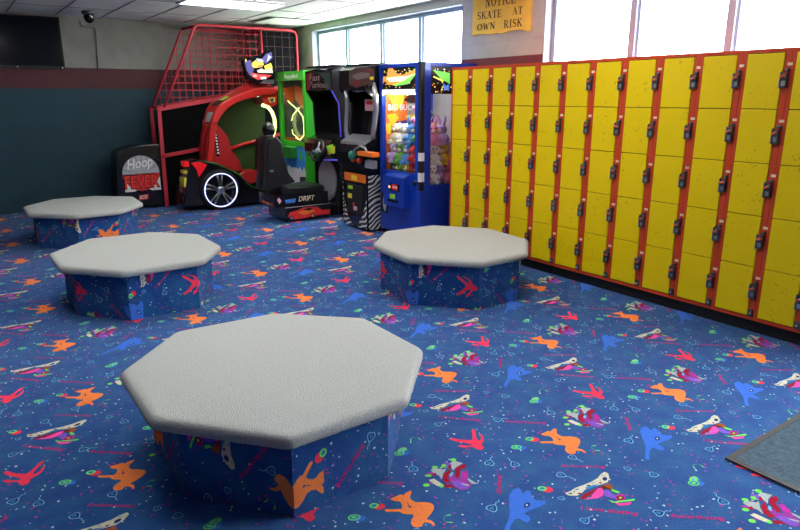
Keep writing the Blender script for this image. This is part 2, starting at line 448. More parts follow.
traced(560, 465, 10.6, (430, 260), [
    (1, 'c_cream', [(50, 300), (110, 280), (160, 245), (260, 210), (330, 180), (400, 140), (430, 100), (470, 75), (510, 90), (525, 140), (505, 185), (460, 200),
        (380, 225), (270, 260), (230, 300), (180, 330), (90, 325)]),
    (2, 'c_navy', ell(475, 150, 26, 20)), (2, 'c_navy', ell(110, 305, 22, 7, 7)), (2, 'c_maroon', ell(205, 305, 20, 9, 7)), (2, 'c_navy', ell(300, 222, 26, 7, 7)), (2, 'c_aqua', ell(180, 262, 26, 6, 7)), (2, 'c_maroon', ell(428, 192, 16, 9, 7)), (2, 'c_grey', ell(450, 112, 18, 8, 7)), (2, 'c_grey', ell(350, 190, 26, 8, 7)), (2, 'c_navy', ell(150, 285, 12, 6, 6)), (2, 'c_aqua', [(260, 245), (350, 215), (420, 205), (300, 262)]),
    (1, 'c_maroon', [(215, 355), (250, 310), (320, 280), (420, 230), (460, 222), (530, 255), (460, 250), (360, 290), (320, 330), (240, 370)]),
    (1, 'c_brown', [(440, 225), (510, 195), (550, 215), (572, 255), (530, 262), (480, 250)]),
    (2, 'c_pink', [(340, 320), (400, 250), (440, 245), (465, 290), (450, 330), (400, 355), (250, 370), (330, 345)]),
    (1, 'c_purple', [(470, 270), (520, 270), (560, 310), (600, 330), (580, 360), (520, 345), (470, 330)]),
    (2, 'c_green', [(540, 255), (600, 275), (640, 290), (610, 302), (550, 280)]),
    (2, 'c_magenta', ell(640, 348, 55, 38)), (3, 'c_maroon', ell(638, 352, 40, 26)), (4, 'c_green', ell(640, 352, 17, 11, 8)),
    (2, 'c_pink', [(580, 395), (640, 410), (760, 395), (740, 425), (640, 437), (590, 415)]),
    (3, 'c_green', [(510, 375), (580, 390), (700, 375), (795, 360), (790, 380), (680, 395), (560, 405)])])
hand = [(1, 'c_grey', [(165, 215), (200, 190), (300, 210), (335, 195), (295, 260), (285, 312), (250, 270), (200, 250)]),
    (1, 'c_cream', [(145, 320), (200, 305), (240, 330), (300, 370), (290, 400), (230, 380), (180, 350)]),
    (1, 'c_grey', [(370, 140), (420, 118), (510, 142), (440, 180), (400, 222), (388, 190)])]
hand += [(2, 'c_green', ell(*e)) for e in ((405, 108, 32, 18), (305, 170, 27, 18), (210, 185, 32, 15), (140, 275, 36, 15), (120, 375, 36, 18), (280, 385, 25, 15))]
hand += [(1, 'c_violet', [(110, 245), (170, 235), (220, 260), (200, 277)]), (1, 'c_violet', [(100, 365), (170, 345), (190, 370)]),
    (1, 'c_purple', [(300, 135), (360, 135), (385, 160), (330, 185)]), (2, 'c_crimson', [(180, 250), (225, 245), (228, 272), (190, 275)]),
    (2, 'c_crimson', [(290, 310), (310, 250), (380, 200), (370, 250), (350, 290), (370, 340), (320, 350)]),
    (2, 'c_crimson', [(425, 210), (460, 170), (540, 150), (540, 185), (480, 215), (470, 290), (430, 300)]),
    (2, 'c_crimson', [(310, 370), (380, 370), (430, 402), (320, 402)]), (2, 'c_crimson', [(345, 180), (385, 150), (385, 185), (350, 200)]),
    (1, 'c_violet', [(360, 285), (400, 240), (430, 300), (480, 310), (490, 230), (550, 220), (570, 290), (560, 340), (600, 380), (550, 420), (480, 425), (420, 390), (375, 340)]),
    (2, 'c_purple', [(390, 330), (470, 330), (560, 400), (500, 420), (420, 385)]), (3, 'c_magenta', [(500, 240), (550, 235), (565, 280), (530, 310), (500, 280)]),
    (3, 'c_sky', [(360, 270), (395, 235), (410, 250), (380, 290)]),
    (3, 'c_grey', [(560, 300), (610, 330), (660, 365), (600, 362), (560, 322)]), (3, 'c_grey', [(480, 350), (580, 375), (560, 387), (500, 367)])]
traced(415, 450, 10.6, (350, 270), hand)

def balloon(cx, cy, ang, string=True, s=1.):
    s *= .74; ca, sa = math.cos(ang), math.sin(ang)
    T = lambda x, y: (cx+s*(ca*x-sa*y), cy+s*(sa*x+ca*y))
    o = [(0, -.040), (.018, -.022), (.030, -.002), (.030, .016), (.018, .028), (0, .024), (-.018, .028), (-.030, .016), (-.030, -.002), (-.018, -.022)]
    tile_add([T(*p) for p in o], 'c_sky', 1)
    tile_add([T(p[0]*.78, p[1]*.78+.0) for p in o], 'c_navy', 2)
    h = [(0, -.016), (.012, -.002), (.014, .010), (.006, .014), (0, .009), (-.006, .014), (-.014, .010), (-.012, -.002)]
    tile_add([T(*p) for p in h], 'c_aqua', 3)
    if string:
        q = [(0, -.038), (.007, -.055), (-.003, -.07), (.006, -.085)]
        for a, b in zip(q[:-1], q[1:]):
            tile_add([T(a[0]-.0028, a[1]), T(a[0]+.0028, a[1]), T(b[0]+.0028, b[1]), T(b[0]-.0028, b[1])], 'c_sky', 1)
for k, (x, y) in enumerate([(.462, .078), (.655, .755), (.245, .758), (.150, .241), (.089, .52), (.035, .615), (.770, .350), (.547, .004), (.808, .82), (.526, .64), (.49, .49)]):
    balloon(x, y, (2.2, .4, 1.9, 2.6, .8, 3.3, 1.2, 2.9, 0.1, 4.0, 1.6)[k], k not in (4, 5, 9), (1., .95, 1.05, 1, .9, .7, .95, .95, .9, .6, .85)[k])
def oval(cx, cy, ang, kind):
    ca, sa = math.cos(ang), math.sin(ang)
    T = lambda x, y: (cx+.76*(ca*x-sa*y), cy+.76*(sa*x+ca*y))
    E = lambda ox, oy, rx, ry, n=12: [T(ox+rx*math.cos(2*PI*k/n), oy+ry*math.sin(2*PI*k/n)) for k in range(n)]
    if kind == 'gb':
        tile_add(E(.028, -.008, .034, .026), 'c_royal', 1); tile_add(E(0, 0, .034, .026), 'c_green', 2); tile_add(E(0, 0, .025, .018), 'c_aqua', 3); tile_add(E(0, 0, .015, .009, 8), 'c_green', 4)
    elif kind == 'g':
        tile_add(E(0, -.008, .036, .024), 'c_aqua', 1); tile_add(E(0, .004, .036, .022), 'c_green', 2); tile_add(E(0, .004, .02, .009, 8), 'c_sky', 3)
    else:
        tile_add(E(.012, -.006, .032, .026), 'c_red', 1); tile_add(E(-.016, .008, .026, .022), 'c_green', 2); tile_add(E(-.016, .008, .016, .012, 8), 'c_aqua', 3)
oval(.658, .103, -.5, 'gb'); oval(.172, .382, -.3, 'gb'); oval(.20, .395, .2, 'g'); oval(.518, .722, -.5, 'rg'); oval(.772, .11, -.4, 'rg')
def moon(cx, cy, ang, r, m):
    pts = []
    for k in range(9):
        t = ang+(-1.9+3.8*k/8); pts.append((cx+r*math.cos(t), cy+r*math.sin(t)))
    for k in range(9):
        t = ang+(1.9-3.8*k/8); pts.append((cx+r*.30*math.cos(ang)+r*.78*math.cos(t)*.95, cy+r*.30*math.sin(ang)+r*.78*math.sin(t)*.95))
    tile_add(pts, m, 1)
moon(.065, .805, 2.6, .026, 'c_green'); moon(.305, .435, 1.2, .026, 'c_green'); moon(.03, .775, .4, .022, 'c_red'); moon(.72, .89, 1.5, .024, 'c_magenta'); moon(.40, .55, .5, .020, 'c_purple'); moon(.87, .62, 2., .022, 'c_purple')
def script(t, a, b, h):
    a = np.array(a); b = np.array(b); L = np.linalg.norm(b-a); u = (b-a)/L; v = np.array([-u[1], u[0]])
    g, f, _ = text_geo(t, .25, .012)
    P = a+np.outer(g[:, 0]*L, u)+np.outer(g[:, 1]*h, v)
    for q in f: TILE.append((1, 'c_script', [tuple(P[i]) for i in q], [tuple(range(len(q)))]))
script('I love skating', (.525, .54), (.685, .38), .034)
script('Rollerskating', (.78, .30), (.94, .165), .030)
script('Skating', (.345, .80), (.445, .905), .026)
script('Rollerskating', (.70, .79), (.86, .67), .026)
rnd = random.Random(3)
for k in range(280):
    x, y = rnd.uniform(0, PX), rnd.uniform(0, PY); s = rnd.uniform(.0045, .0080); a = rnd.uniform(0, PI)
    m = rnd.choice(['c_white', 'c_white', 'c_white', 'c_magenta', 'c_magenta', 'c_violet', 'c_violet', 'c_script', 'c_sky', 'c_purple'])
    e = rnd.uniform(.5, 1.)
    tile_add([(x+s*math.cos(a+t)*(1 if i % 2 == 0 else e), y+s*math.sin(a+t)*(1 if i % 2 == 0 else e)) for i, t in enumerate((0, PI/2, PI, 3*PI/2))], m, 0)

# ------------------------------------------------------------------ setting
XW, YB, ZC = 5.09, 10.6, 2.75
X0, Y0 = -5.0, -4.0
def carpet_floor():
    V = [(X0, Y0, 0), (XW, Y0, 0), (XW, YB, 0), (X0, YB, 0)]; Fc = [(0, 1, 2, 3)]; Mi = ['carpet_blue']
    tv = []; tf = []; tm = []
    for layer, m, poly, tris in TILE:
        o = len(tv); z = .0008+.0004*layer
        tv += [(p[0], p[1], z) for p in poly]
        for t in tris:
            tf.append(tuple(o+i for i in t)); tm.append(m)
    tv = np.array(tv)
    for i in range(-6, 4):
        for j in range(-4, 9):
            P = tv+np.array([LO[0]+i*PX, LO[1]+j*PY, 0])
            ok = (P[:, 0] < XW-.02) & (P[:, 1] < YB-.02) & (P[:, 0] > X0)
            if not ok.any(): continue
            o = len(V); V += P.tolist()
            for f, m in zip(tf, tm):
                if all(ok[q] for q in f): Fc.append(tuple(o+q for q in f)); Mi.append(m)
    me = bpy.data.meshes.new('floor'); me.from_pydata(V, [], Fc)
    slots = sorted(set(Mi), key=Mi.index); ix = {q: k for k, q in enumerate(slots)}
    for q in slots: me.materials.append(MATS[q])
    me.polygons.foreach_set('material_index', [ix[q] for q in Mi]); me.update()
    # every face looks up
    nz = np.zeros(len(me.polygons)*3); me.polygons.foreach_get('normal', nz); nz = nz.reshape(-1, 3)[:, 2]
    flip = [k for k in range(len(nz)) if nz[k] < 0]
    if flip:
        bm = bmesh.new(); bm.from_mesh(me); bm.faces.ensure_lookup_table()
        bmesh.ops.reverse_faces(bm, faces=[bm.faces[k] for k in flip]); bm.to_mesh(me); bm.free()
    o = bpy.data.objects.new('floor', me); COL.objects.link(o)
    return struct(o, 'blue carpet floor patterned with orange, red and multicoloured roller skating motifs', 'floor')
carpet_floor()

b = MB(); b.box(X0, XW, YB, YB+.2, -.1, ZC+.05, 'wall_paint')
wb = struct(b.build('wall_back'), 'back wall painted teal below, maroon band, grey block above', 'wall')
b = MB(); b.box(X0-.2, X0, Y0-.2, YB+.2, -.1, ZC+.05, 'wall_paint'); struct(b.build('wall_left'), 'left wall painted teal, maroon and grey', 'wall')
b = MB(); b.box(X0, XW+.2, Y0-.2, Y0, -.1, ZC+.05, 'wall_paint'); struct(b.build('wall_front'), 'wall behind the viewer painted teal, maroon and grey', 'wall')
# right wall with two window openings
W1 = (5.965, 9.72, 1.15, 2.665); W2 = (-1.3, 4.70, 1.15, 2.80)
T = .24
b = MB()
W2t = 2.70
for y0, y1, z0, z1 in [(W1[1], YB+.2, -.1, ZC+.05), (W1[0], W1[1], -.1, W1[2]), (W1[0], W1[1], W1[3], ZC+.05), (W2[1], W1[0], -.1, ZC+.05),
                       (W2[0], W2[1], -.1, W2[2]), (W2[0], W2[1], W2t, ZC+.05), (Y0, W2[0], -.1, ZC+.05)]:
    b.box(XW, XW+T, y0, y1, z0, z1, 'wall_paint_lit')
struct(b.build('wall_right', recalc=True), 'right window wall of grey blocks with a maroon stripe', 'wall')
def window(name, y0, y1, z0, z1, mull, label):
    fx0, fx1 = XW+.10, XW+.17
    fr = MB()
    w = .06
    fr.box(fx0, fx1, y0, y0+w, z0, z1, 'aluminium'); fr.box(fx0, fx1, y1-w, y1, z0, z1, 'aluminium')
    fr.box(fx0, fx1, y0+w, y1-w, z1-w, z1, 'aluminium'); fr.box(fx0, fx1, y0+w, y1-w, z0, z0+w, 'aluminium')
    for y in mull:
        fr.box(fx0-.01, fx1, y-.032, y+.032, z0+w, z1-w, 'aluminium')
        fr.box(fx0+.02, fx1-.01, y-.055, y-.04, z0+w, z1-w, 'aluminium')
    # painted lining of the opening
    fr.box(XW-.004, fx0, y0, y0+.012, z0, z1, 'reveal_paint'); fr.box(XW-.004, fx0, y1-.012, y1, z0, z1, 'reveal_paint')
    fr.box(XW-.004, fx0, y0+.012, y1-.012, z1-.012, z1, 'reveal_paint'); fr.box(XW-.02, fx0, y0+.012, y1-.012, z0, z0+.02, 'reveal_paint')
    o = struct(fr.build(name), label, 'window')
    g = MB()
    edges = [y0+w]+sorted(mull)+[y1-w]
    for a, c in zip(edges[:-1], edges[1:]):
        p = MB(); p.box(fx0+.035, fx0+.041, a+.02, c-.02, z0+w, z1-w, 'window_glass')
        p.build('pane', o)
    return o
window('window_1', *W1, [XP(px_, 50, XW+.09).y for px_ in (346.5, 381, 419.5)], 'four-pane aluminium window behind the arcade machines')
window('window_2', W2[0], W2[1], W2[2], W2t, [XP(631, 40, XW+.09).y, XP(728, 40, XW+.09).y, 1.72, .80, -.12], 'long aluminium window above the yellow lockers')

# suspended ceiling
b = MB(); b.box(X0-.2, XW+.2, Y0-.2, YB+.2, ZC, ZC+.08, 'ceiling_tile')
k = -8
xs = [.90+.593*i for i in range(-9, 8)]
ys = [8.39-1.2*i for i in range(-2, 11)]
for x in xs:
    if X0 < x < XW: b.box(x-.010, x+.010, Y0, YB, ZC-.005, ZC, 'ceiling_rail')
for y in ys:
    if Y0 < y < YB: b.box(X0, XW, y-.010, y+.010, ZC-.0048, ZC, 'ceiling_rail')
struct(b.build('ceiling'), 'white suspended tile ceiling with thin grid lines', 'ceiling')

def ceiling_light(x, y, label, w=1.12, d=.60):
    t = thing('ceiling_light', (x, y, ZC-.006), label, 'ceiling light', 'fluorescent ceiling panels')
    f = MB(); z1 = ZC-.0055; z0 = ZC-.03
    f.box(x-w/2-.03, x-w/2, y-d/2-.03, y+d/2+.03, z0, z1, 'lamp_frame'); f.box(x+w/2, x+w/2+.03, y-d/2-.03, y+d/2+.03, z0, z1, 'lamp_frame')
    f.box(x-w/2, x+w/2, y-d/2-.03, y-d/2, z0, z1, 'lamp_frame'); f.box(x-w/2, x+w/2, y+d/2, y+d/2+.03, z0, z1, 'lamp_frame')
    f.build('frame', t)
    g = MB(); g.box(x-w/2, x+w/2, y-d/2, y+d/2, ZC-.022, z1, 'lamp_diffuser'); g.build('diffuser', t)
    return t
ceiling_light(3.11, 8.02, 'bright fluorescent ceiling panel in front of the red cage')
ceiling_light(3.11, 5.60, 'added unseen fluorescent ceiling panel in front of the claw machine')  # this and the next three: unseen panels added to brighten benches, floor and lockers
ceiling_light(3.11, 3.20, 'added unseen fluorescent ceiling panel near the bench by the lockers')
ceiling_light(0.67, 5.60, 'added unseen fluorescent ceiling panel over the middle bench at left')
ceiling_light(0.67, 3.20, 'added unseen fluorescent ceiling panel over the large bench nearest the viewer')

# loose tile at the corner of the ceiling
t = thing('ceiling_tile', (4.5, 9.4, ZC-.02), 'ill-fitting ceiling tile with dark gaps near the window corner', 'ceiling tile')
g = MB(); z = ZC-.006
g.box(4.13, 4.72, 9.05, 9.80, ZC-.018, ZC-.006, 'ceiling_tile'); g.build('panel', t)
g = MB(); g.box(4.04, 4.13, 9.05, 9.80, ZC-.010, ZC-.006, 'dark_gap'); g.box(4.13, 4.72, 9.02, 9.05, ZC-.010, ZC-.006, 'dark_gap'); g.build('gap', t)

# ------------------------------------------------------------------ wall fittings
t = thing('television', (.88, YB-.045, 2.02), 'wide dark flat television mounted high on the back wall', 'television')
bz = MB(); xa, xb, za, zb = .28, 1.525, 2.015, 2.715; y1 = YB-.012; y0 = YB-.075
bz.box(xa, xb, y0, y1, za, za+.035, 'black_gloss'); bz.box(xa, xb, y0, y1, zb-.02, zb, 'black_gloss')
bz.box(xa, xa+.02, y0, y1, za+.035, zb-.02, 'black_gloss'); bz.box(xb-.02, xb, y0, y1, za+.035, zb-.02, 'black_gloss'); bz.box(xa+.02, xb-.02, YB-.03, y1, za+.035, zb-.02, 'black_gloss')
bz.build('bezel', t)
s = MB(); s.box(xa+.02, xb-.02, y0+.006, YB-.03, za+.035, zb-.02, 'tv_screen'); s.build('screen', t)
s = MB(); s.box(.62, 1.1, YB-.012, YB-.001, 2.2, 2.5, 'black_matt'); s.build('wall_bracket', t)
s = MB(); s.ball((xb-.035, y0-.001, za+.017), (.008, .003, .008), 'silver', 8, 6); s.build('badge_glint', t)  # this silver dot and the next stand in for reflections on the bezel
s = MB(); s.ball((.93, y0-.001, za+.017), (.010, .003, .006), 'silver', 8, 6); s.build('badge_glint', t)

t = thing('security_camera', (1.80, 9.88, ZC-.004), 'dark dome security camera on the ceiling near the television', 'security camera')
s = MB(); s.lathe((1.80, 9.88, ZC-.001), (0, 0, -1), [(.001, 0), (.085, .0), (.085, .035), (.07, .045), (.001, .045)], 'grey_dark'); s.build('mount', t)
s = MB(); s.lathe((1.80, 9.88, ZC-.045), (0, 0, -1), [(.066, 0), (.066, .04), (.056, .075), (.036, .1), (.001, .112)], 'dome_smoke'); s.build('dome', t)

s = MB()
p = [YP(80, 21, YB-.012), YP(81, 26, YB-.012), YP(94, 27.5, YB-.012), YP(96, 33, YB-.012), YP(98, 69, YB-.012)]
s.tube(p, .008, 'cable_grey', 6); tag(s.build('wall_cable'), 'thin grey cable running down the wall beside the television', 'cable')

# NOTICE sign: parchment with a wavy lower edge
t = thing('notice_sign', (XW-.01, 5.33, 2.3), 'yellow parchment-shaped rules sign on the right wall between the windows', 'sign')
lowpx = [(472.3, 36.5), (477, 34.5), (483, 34), (490, 34.5), (497, 33), (502, 33.6), (508, 31.5), (515, 30), (521, 29.6), (526, 31), (530.5, 31)]
low = [XP(x, y, XW-.012) for x, y in lowpx]
ya, yb_ = low[0].y, low[-1].y
poly = [(p.y, p.z) for p in low]+[(yb_, 2.71), (yb_+.12, 2.735), (yb_+.35, 2.715), (ya-.3, 2.735), (ya, 2.71)]
s = MB(); s.prism(poly, 0, XW-.014, XW-.002, 'parchment'); s.build('board', t)
GL = {  # serif capitals, strokes of (x0, y0, x1, y1, width) in a 0.7 x 1 field
    'N': [(.12, 0, .12, 1, .08), (.12, 1, .62, 0, .17), (.62, 0, .62, 1, .08), (0, 0, .26, 0, .06), (0, 1, .2, 1, .06), (.5, 1, .76, 1, .06)],
    'T': [(.36, 0, .36, 1, .17), (0, .97, .72, .97, .07), (.02, .78, .02, 1, .05), (.70, .78, .70, 1, .05), (.2, 0, .52, 0, .06)],
    'I': [(.2, 0, .2, 1, .17), (.02, 0, .38, 0, .06), (.02, 1, .38, 1, .06)],
    'E': [(.14, 0, .14, 1, .17), (0, 0, .6, 0, .07), (0, 1, .58, 1, .07), (.14, .52, .45, .52, .06), (.6, 0, .62, .24, .05), (.58, 1, .58, .78, .05), (.45, .4, .45, .64, .05)],
    'K': [(.14, 0, .14, 1, .17), (.14, .4, .62, 1, .08), (.3, .58, .68, 0, .16), (0, 0, .28, 0, .06), (0, 1, .28, 1, .06), (.5, 1, .74, 1, .06), (.55, 0, .8, 0, .06)],
    'A': [(.1, 0, .36, 1, .07), (.36, 1, .64, 0, .17), (.2, .36, .52, .36, .06), (0, 0, .22, 0, .06), (.5, 0, .78, 0, .06)],
    'W': [(.1, 1, .28, 0, .15), (.28, 0, .46, .9, .06), (.46, .9, .64, 0, .15), (.64, 0, .84, 1, .06), (0, 1, .24, 1, .06), (.72, 1, .94, 1, .06)],
    'R': [(.14, 0, .14, 1, .17), (.14, 1, .45, .98, .07), (.45, .98, .58, .86, .12), (.58, .86, .58, .66, .16), (.58, .66, .42, .5, .12), (.42, .5, .14, .5, .06), (.36, .5, .66, 0, .16), (0, 0, .28, 0, .06), (0, 1, .2, 1, .06), (.56, 0, .8, 0, .06)],
    'S': [(.56, .98, .54, .74, .05), (.56, .84, .32, 1, .07), (.32, 1, .1, .84, .12), (.1, .84, .14, .6, .15), (.14, .6, .5, .42, .16), (.5, .42, .56, .18, .15), (.56, .18, .34, 0, .10), (.34, 0, .06, .12, .07), (.06, 0, .06, .28, .05)],
    'O': [], 'C': []}
for ch, rng in (('O', (0, 360)), ('C', (40, 320))):
    n = 14
    for k in range(n):
        a0 = math.radians(rng[0]+(rng[1]-rng[0])*k/n); a1 = math.radians(rng[0]+(rng[1]-rng[0])*(k+1)/n)
        w = .06+.12*abs(math.cos((a0+a1)/2))
        GL[ch].append((.38+.32*math.cos(a0), .5+.5*math.sin(a0), .38+.32*math.cos(a1), .5+.5*math.sin(a1), w))
GL['C'] += [(.64, .72, .64, .98, .05)]
ADV = dict(N=.92, T=.84, I=.52, E=.78, K=.92, A=.9, W=1.04, R=.92, S=.76, O=.9, C=.84)
def serif(word, pL, pR, h):
    """word written from pL to pR (lower-left, lower-right on the board)"""
    tot = sum(ADV[c] for c in word)-.12
    u = (pR-pL)/tot
    x = 0
    for c in word:
        for x0, y0, x1, y1, w in GL[c]:
            d = Vector((x1-x0, y1-y0)); n = Vector((-d.y, d.x)).normalized()*w/2; e = d.normalized()*(.02 if d.length > .2 else .008)
            pts = [(x0-e.x+n.x, y0-e.y+n.y), (x1+e.x+n.x, y1+e.y+n.y), (x1+e.x-n.x, y1+e.y-n.y), (x0-e.x-n.x, y0-e.y-n.y)]
            s.poly([pL+u*(x+px)+Vector((0, 0, h*py)) for px, py in pts], 'ink', 0)
        x += ADV[c]
xs_ = XW-.0155
for word, (xa, ya_), (xb, yb2), top in [('NOTICE', (485.5, 7), (515.5, 2.8), -4), ('SKATE', (477.2, 19.6), (501.5, 16.8), 12), ('AT', (512.5, 14.6), (522.5, 13.4), 7),
                                  ('OWN', (477.2, 30.6), (495.2, 28.2), 24), ('RISK', (503.8, 28), (522, 25.8), 20)]:
    A = XP(xa, ya_, xs_); B = XP(xb, yb2, xs_); h = XP(xa, top, xs_).z-A.z
    s = MB(); serif(word, A, B, h*.92); s.build('lettering', t, recalc=False)

# ------------------------------------------------------------------ floor mat
t = thing('floor_mat', (3.5, .75, 0), 'grey floor mat with dark rubber border at the right foreground', 'mat')
s = MB(); x0, x1, y0, y1 = 2.70, 4.30, .2, 1.247; w = .028; zt = .011
s.box(x0, x1, y1-w, y1, .003, zt, 'mat_border'); s.box(x0, x1, y0, y0+w, .003, zt, 'mat_border'); s.box(x0, x0+w, y0+w, y1-w, .003, zt, 'mat_border'); s.box(x1-w, x1, y0+w, y1-w, .003, zt, 'mat_border')
s.build('border', t)
s = MB(); s.box(x0+w, x1-w, y0+w, y1-w, .003, .0095, 'mat_grey'); s.build('pile', t)

# ------------------------------------------------------------------ octagonal carpeted benches
OCT = [((1.125, 2.615), [(-.643, .291), (-.284, .671), (.27, .648), (.653, .273), (.649, -.284), (.273, -.674), (-.272, -.685), (-.645, -.242)]),
       ((1.153, 5.404), [(-.629, .248), (-.267, .672), (.27, .645), (.596, .303), (.592, -.276), (.325, -.656), (-.273, -.662), (-.618, -.27)]),
       ((3.444, 4.111), [(-.614, .315), (-.232, .695), (.295, .665), (.645, .23), (.592, -.325), (.235, -.662), (-.275, -.682), (-.655, -.233)]),
       ((1.194, 8.14), [(-.605, .255), (-.250, .668), (.232, .646), (.612, .315), (.584, -.274), (.262, -.650), (-.220, -.685), (-.618, -.28)])]
BL = ['large grey-topped octagonal carpeted bench nearest the viewer', 'grey-topped octagonal carpeted bench at left, second from the viewer',
      'grey-topped octagonal carpeted bench in front of the yellow lockers', 'grey-topped octagonal carpeted bench farthest away by the teal wall']
def clip(poly, x0, x1, y0, y1):
    def cut(P, ax, v, keep_less):
        out = []
        for i in range(len(P)):
            a, c = P[i], P[(i+1) % len(P)]
            ia = (a[ax] <= v) if keep_less else (a[ax] >= v); ic = (c[ax] <= v) if keep_less else (c[ax] >= v)
            if ia: out.append(a)
            if ia != ic:
                t_ = (v-a[ax])/(c[ax]-a[ax]); out.append((a[0]+t_*(c[0]-a[0]), a[1]+t_*(c[1]-a[1])))
        return out
    for ax, v, l in ((0, x0, False), (0, x1, True), (1, y0, False), (1, y1, True)):
        poly = cut(poly, ax, v, l)
        if len(poly) < 3: return []
    return poly
HB = .348
def bench(i, up, s_anchor, z_anchor, anchor):
    (cx, cy), P = OCT[i]
    t = thing('octagonal_bench', (cx, cy, 0), BL[i], 'bench', 'octagonal carpeted benches')
    # base
    bx, by = ((.835, .885), (.87, .915), (.905, .925), (.88, .90))[i]
    B = [(cx+p[0]*bx, cy+p[1]*by) for p in P]
    m = MB()
    n = 8
    m.add([(x, y, .002) for x, y in B]+[(x, y, HB) for x, y in B], [(k, (k+1) % n, n+(k+1) % n, n+k) for k in range(n)]+[tuple(range(n)), tuple(range(2*n-1, n-1, -1))], 'carpet_blue')
    # carpet pattern wrapped round the base; order vertices so that s grows to the right seen from outside
    V = B[::-1] if sum(B[k][0]*B[(k+1) % n][1]-B[(k+1) % n][0]*B[k][1] for k in range(n)) < 0 else B
    k0 = min(range(n), key=lambda k: (V[k][0]-cx+.6)**2*0+((V[k][0]-(cx-.55))**2+(V[k][1]-(cy+.28))**2))
    V = V[k0:]+V[:k0]
    s0 = 0.
    for k in range(n):
        a = Vector((*V[k], 0)); c = Vector((*V[(k+1) % n], 0)); L = (c-a).length; u = (c-a)/L; nr = Vector((u.y, -u.x, 0))
        for layer, mm, poly, tris in TILE:
            if mm in ('c_script',) and k > 4: continue
            for di in range(-2, 3):
                for dj in range(-4, 5):
                    # (s, z) of the tile point: right = -up*Y, up = up*X
                    Q = [((-up)*(p[1]-anchor[1]+dj*PY)+s_anchor, up*(p[0]-anchor[0]+di*PX)+z_anchor) for p in poly]
                    sx = [q[0] for q in Q]; sz = [q[1] for q in Q]
                    if max(sx) < s0 or min(sx) > s0+L or max(sz) < .004 or min(sz) > HB: continue
                    for tr in tris:
                        R = clip([Q[q] for q in tr], s0+.001, s0+L-.001, .004, HB)
                        if len(R) < 3: continue
                        off = nr*(.0008+.0004*layer)
                        m.add([a+u*(q[0]-s0)+Vector((0, 0, q[1]))+off for q in R], [tuple(range(len(R)))], mm)
        s0 += L
    m.build('base', t, recalc=False)
    # top
    pts = []
    m = MB()
    rr = random.Random(i)
    Q = [Vector((cx+p[0]*1.0, cy+p[1]*1.0)) for p in P]
    ring = []
    for k in range(8):
        p, a, c = Q[k], Q[k-1], Q[(k+1) % 8]
        da = (a-p).normalized(); dc = (c-p).normalized(); r = .032
        for j in range(6):
            q = j/5
            ring.append(p+da*r*(1-q)**2*1.0+dc*r*q**2)
        e0 = p+dc*r; e1 = c-dc*r
        for j in range(1, 26): ring.append(e0+(e1-e0)*j/26)
    N = len(ring); ctr = Vector((cx, cy))
    prof = [(.075, .348), (.030, .3482), (.010, .351), (.0, .358), (-.005, .367), (-.005, .384), (-.001, .396), (.007, .403), (.018, .4070), (.04, .4085), (.14, .409), (.30, .409)]
    vs = []
    for ins, z in prof:
        for q in ring:
            d = (ctr-q); L = d.length
            jit = rr.uniform(-.0022, .0022) if .35 < z < .402 else 0
            w_ = q+d/L*(ins+jit); vs.append((w_.x, w_.y, z+(rr.uniform(-.0014, .0014) if .355 < z < .402 else 0)))
    fs = []
    for a in range(len(prof)-1):
        for k in range(N): fs.append((a*N+k, a*N+(k+1) % N, (a+1)*N+(k+1) % N, (a+1)*N+k))
    vs.append((cx, cy, .409)); cc = len(vs)-1
    for k in range(N): fs.append(((len(prof)-1)*N+k, (len(prof)-1)*N+(k+1) % N, cc))
    m.add(vs, fs, 'grey_carpet', True)
    m.build('top', t)
OR = (.0, .0); RD = (.537, .27); 
bench(0, -1, .99, .085, (0.02, 0.0))
bench(1, 1, 1.42, .22, RD)
bench(2, 1, .95, .20, RD)
bench(3, -1, .36, .10, (0.02, 0.0))

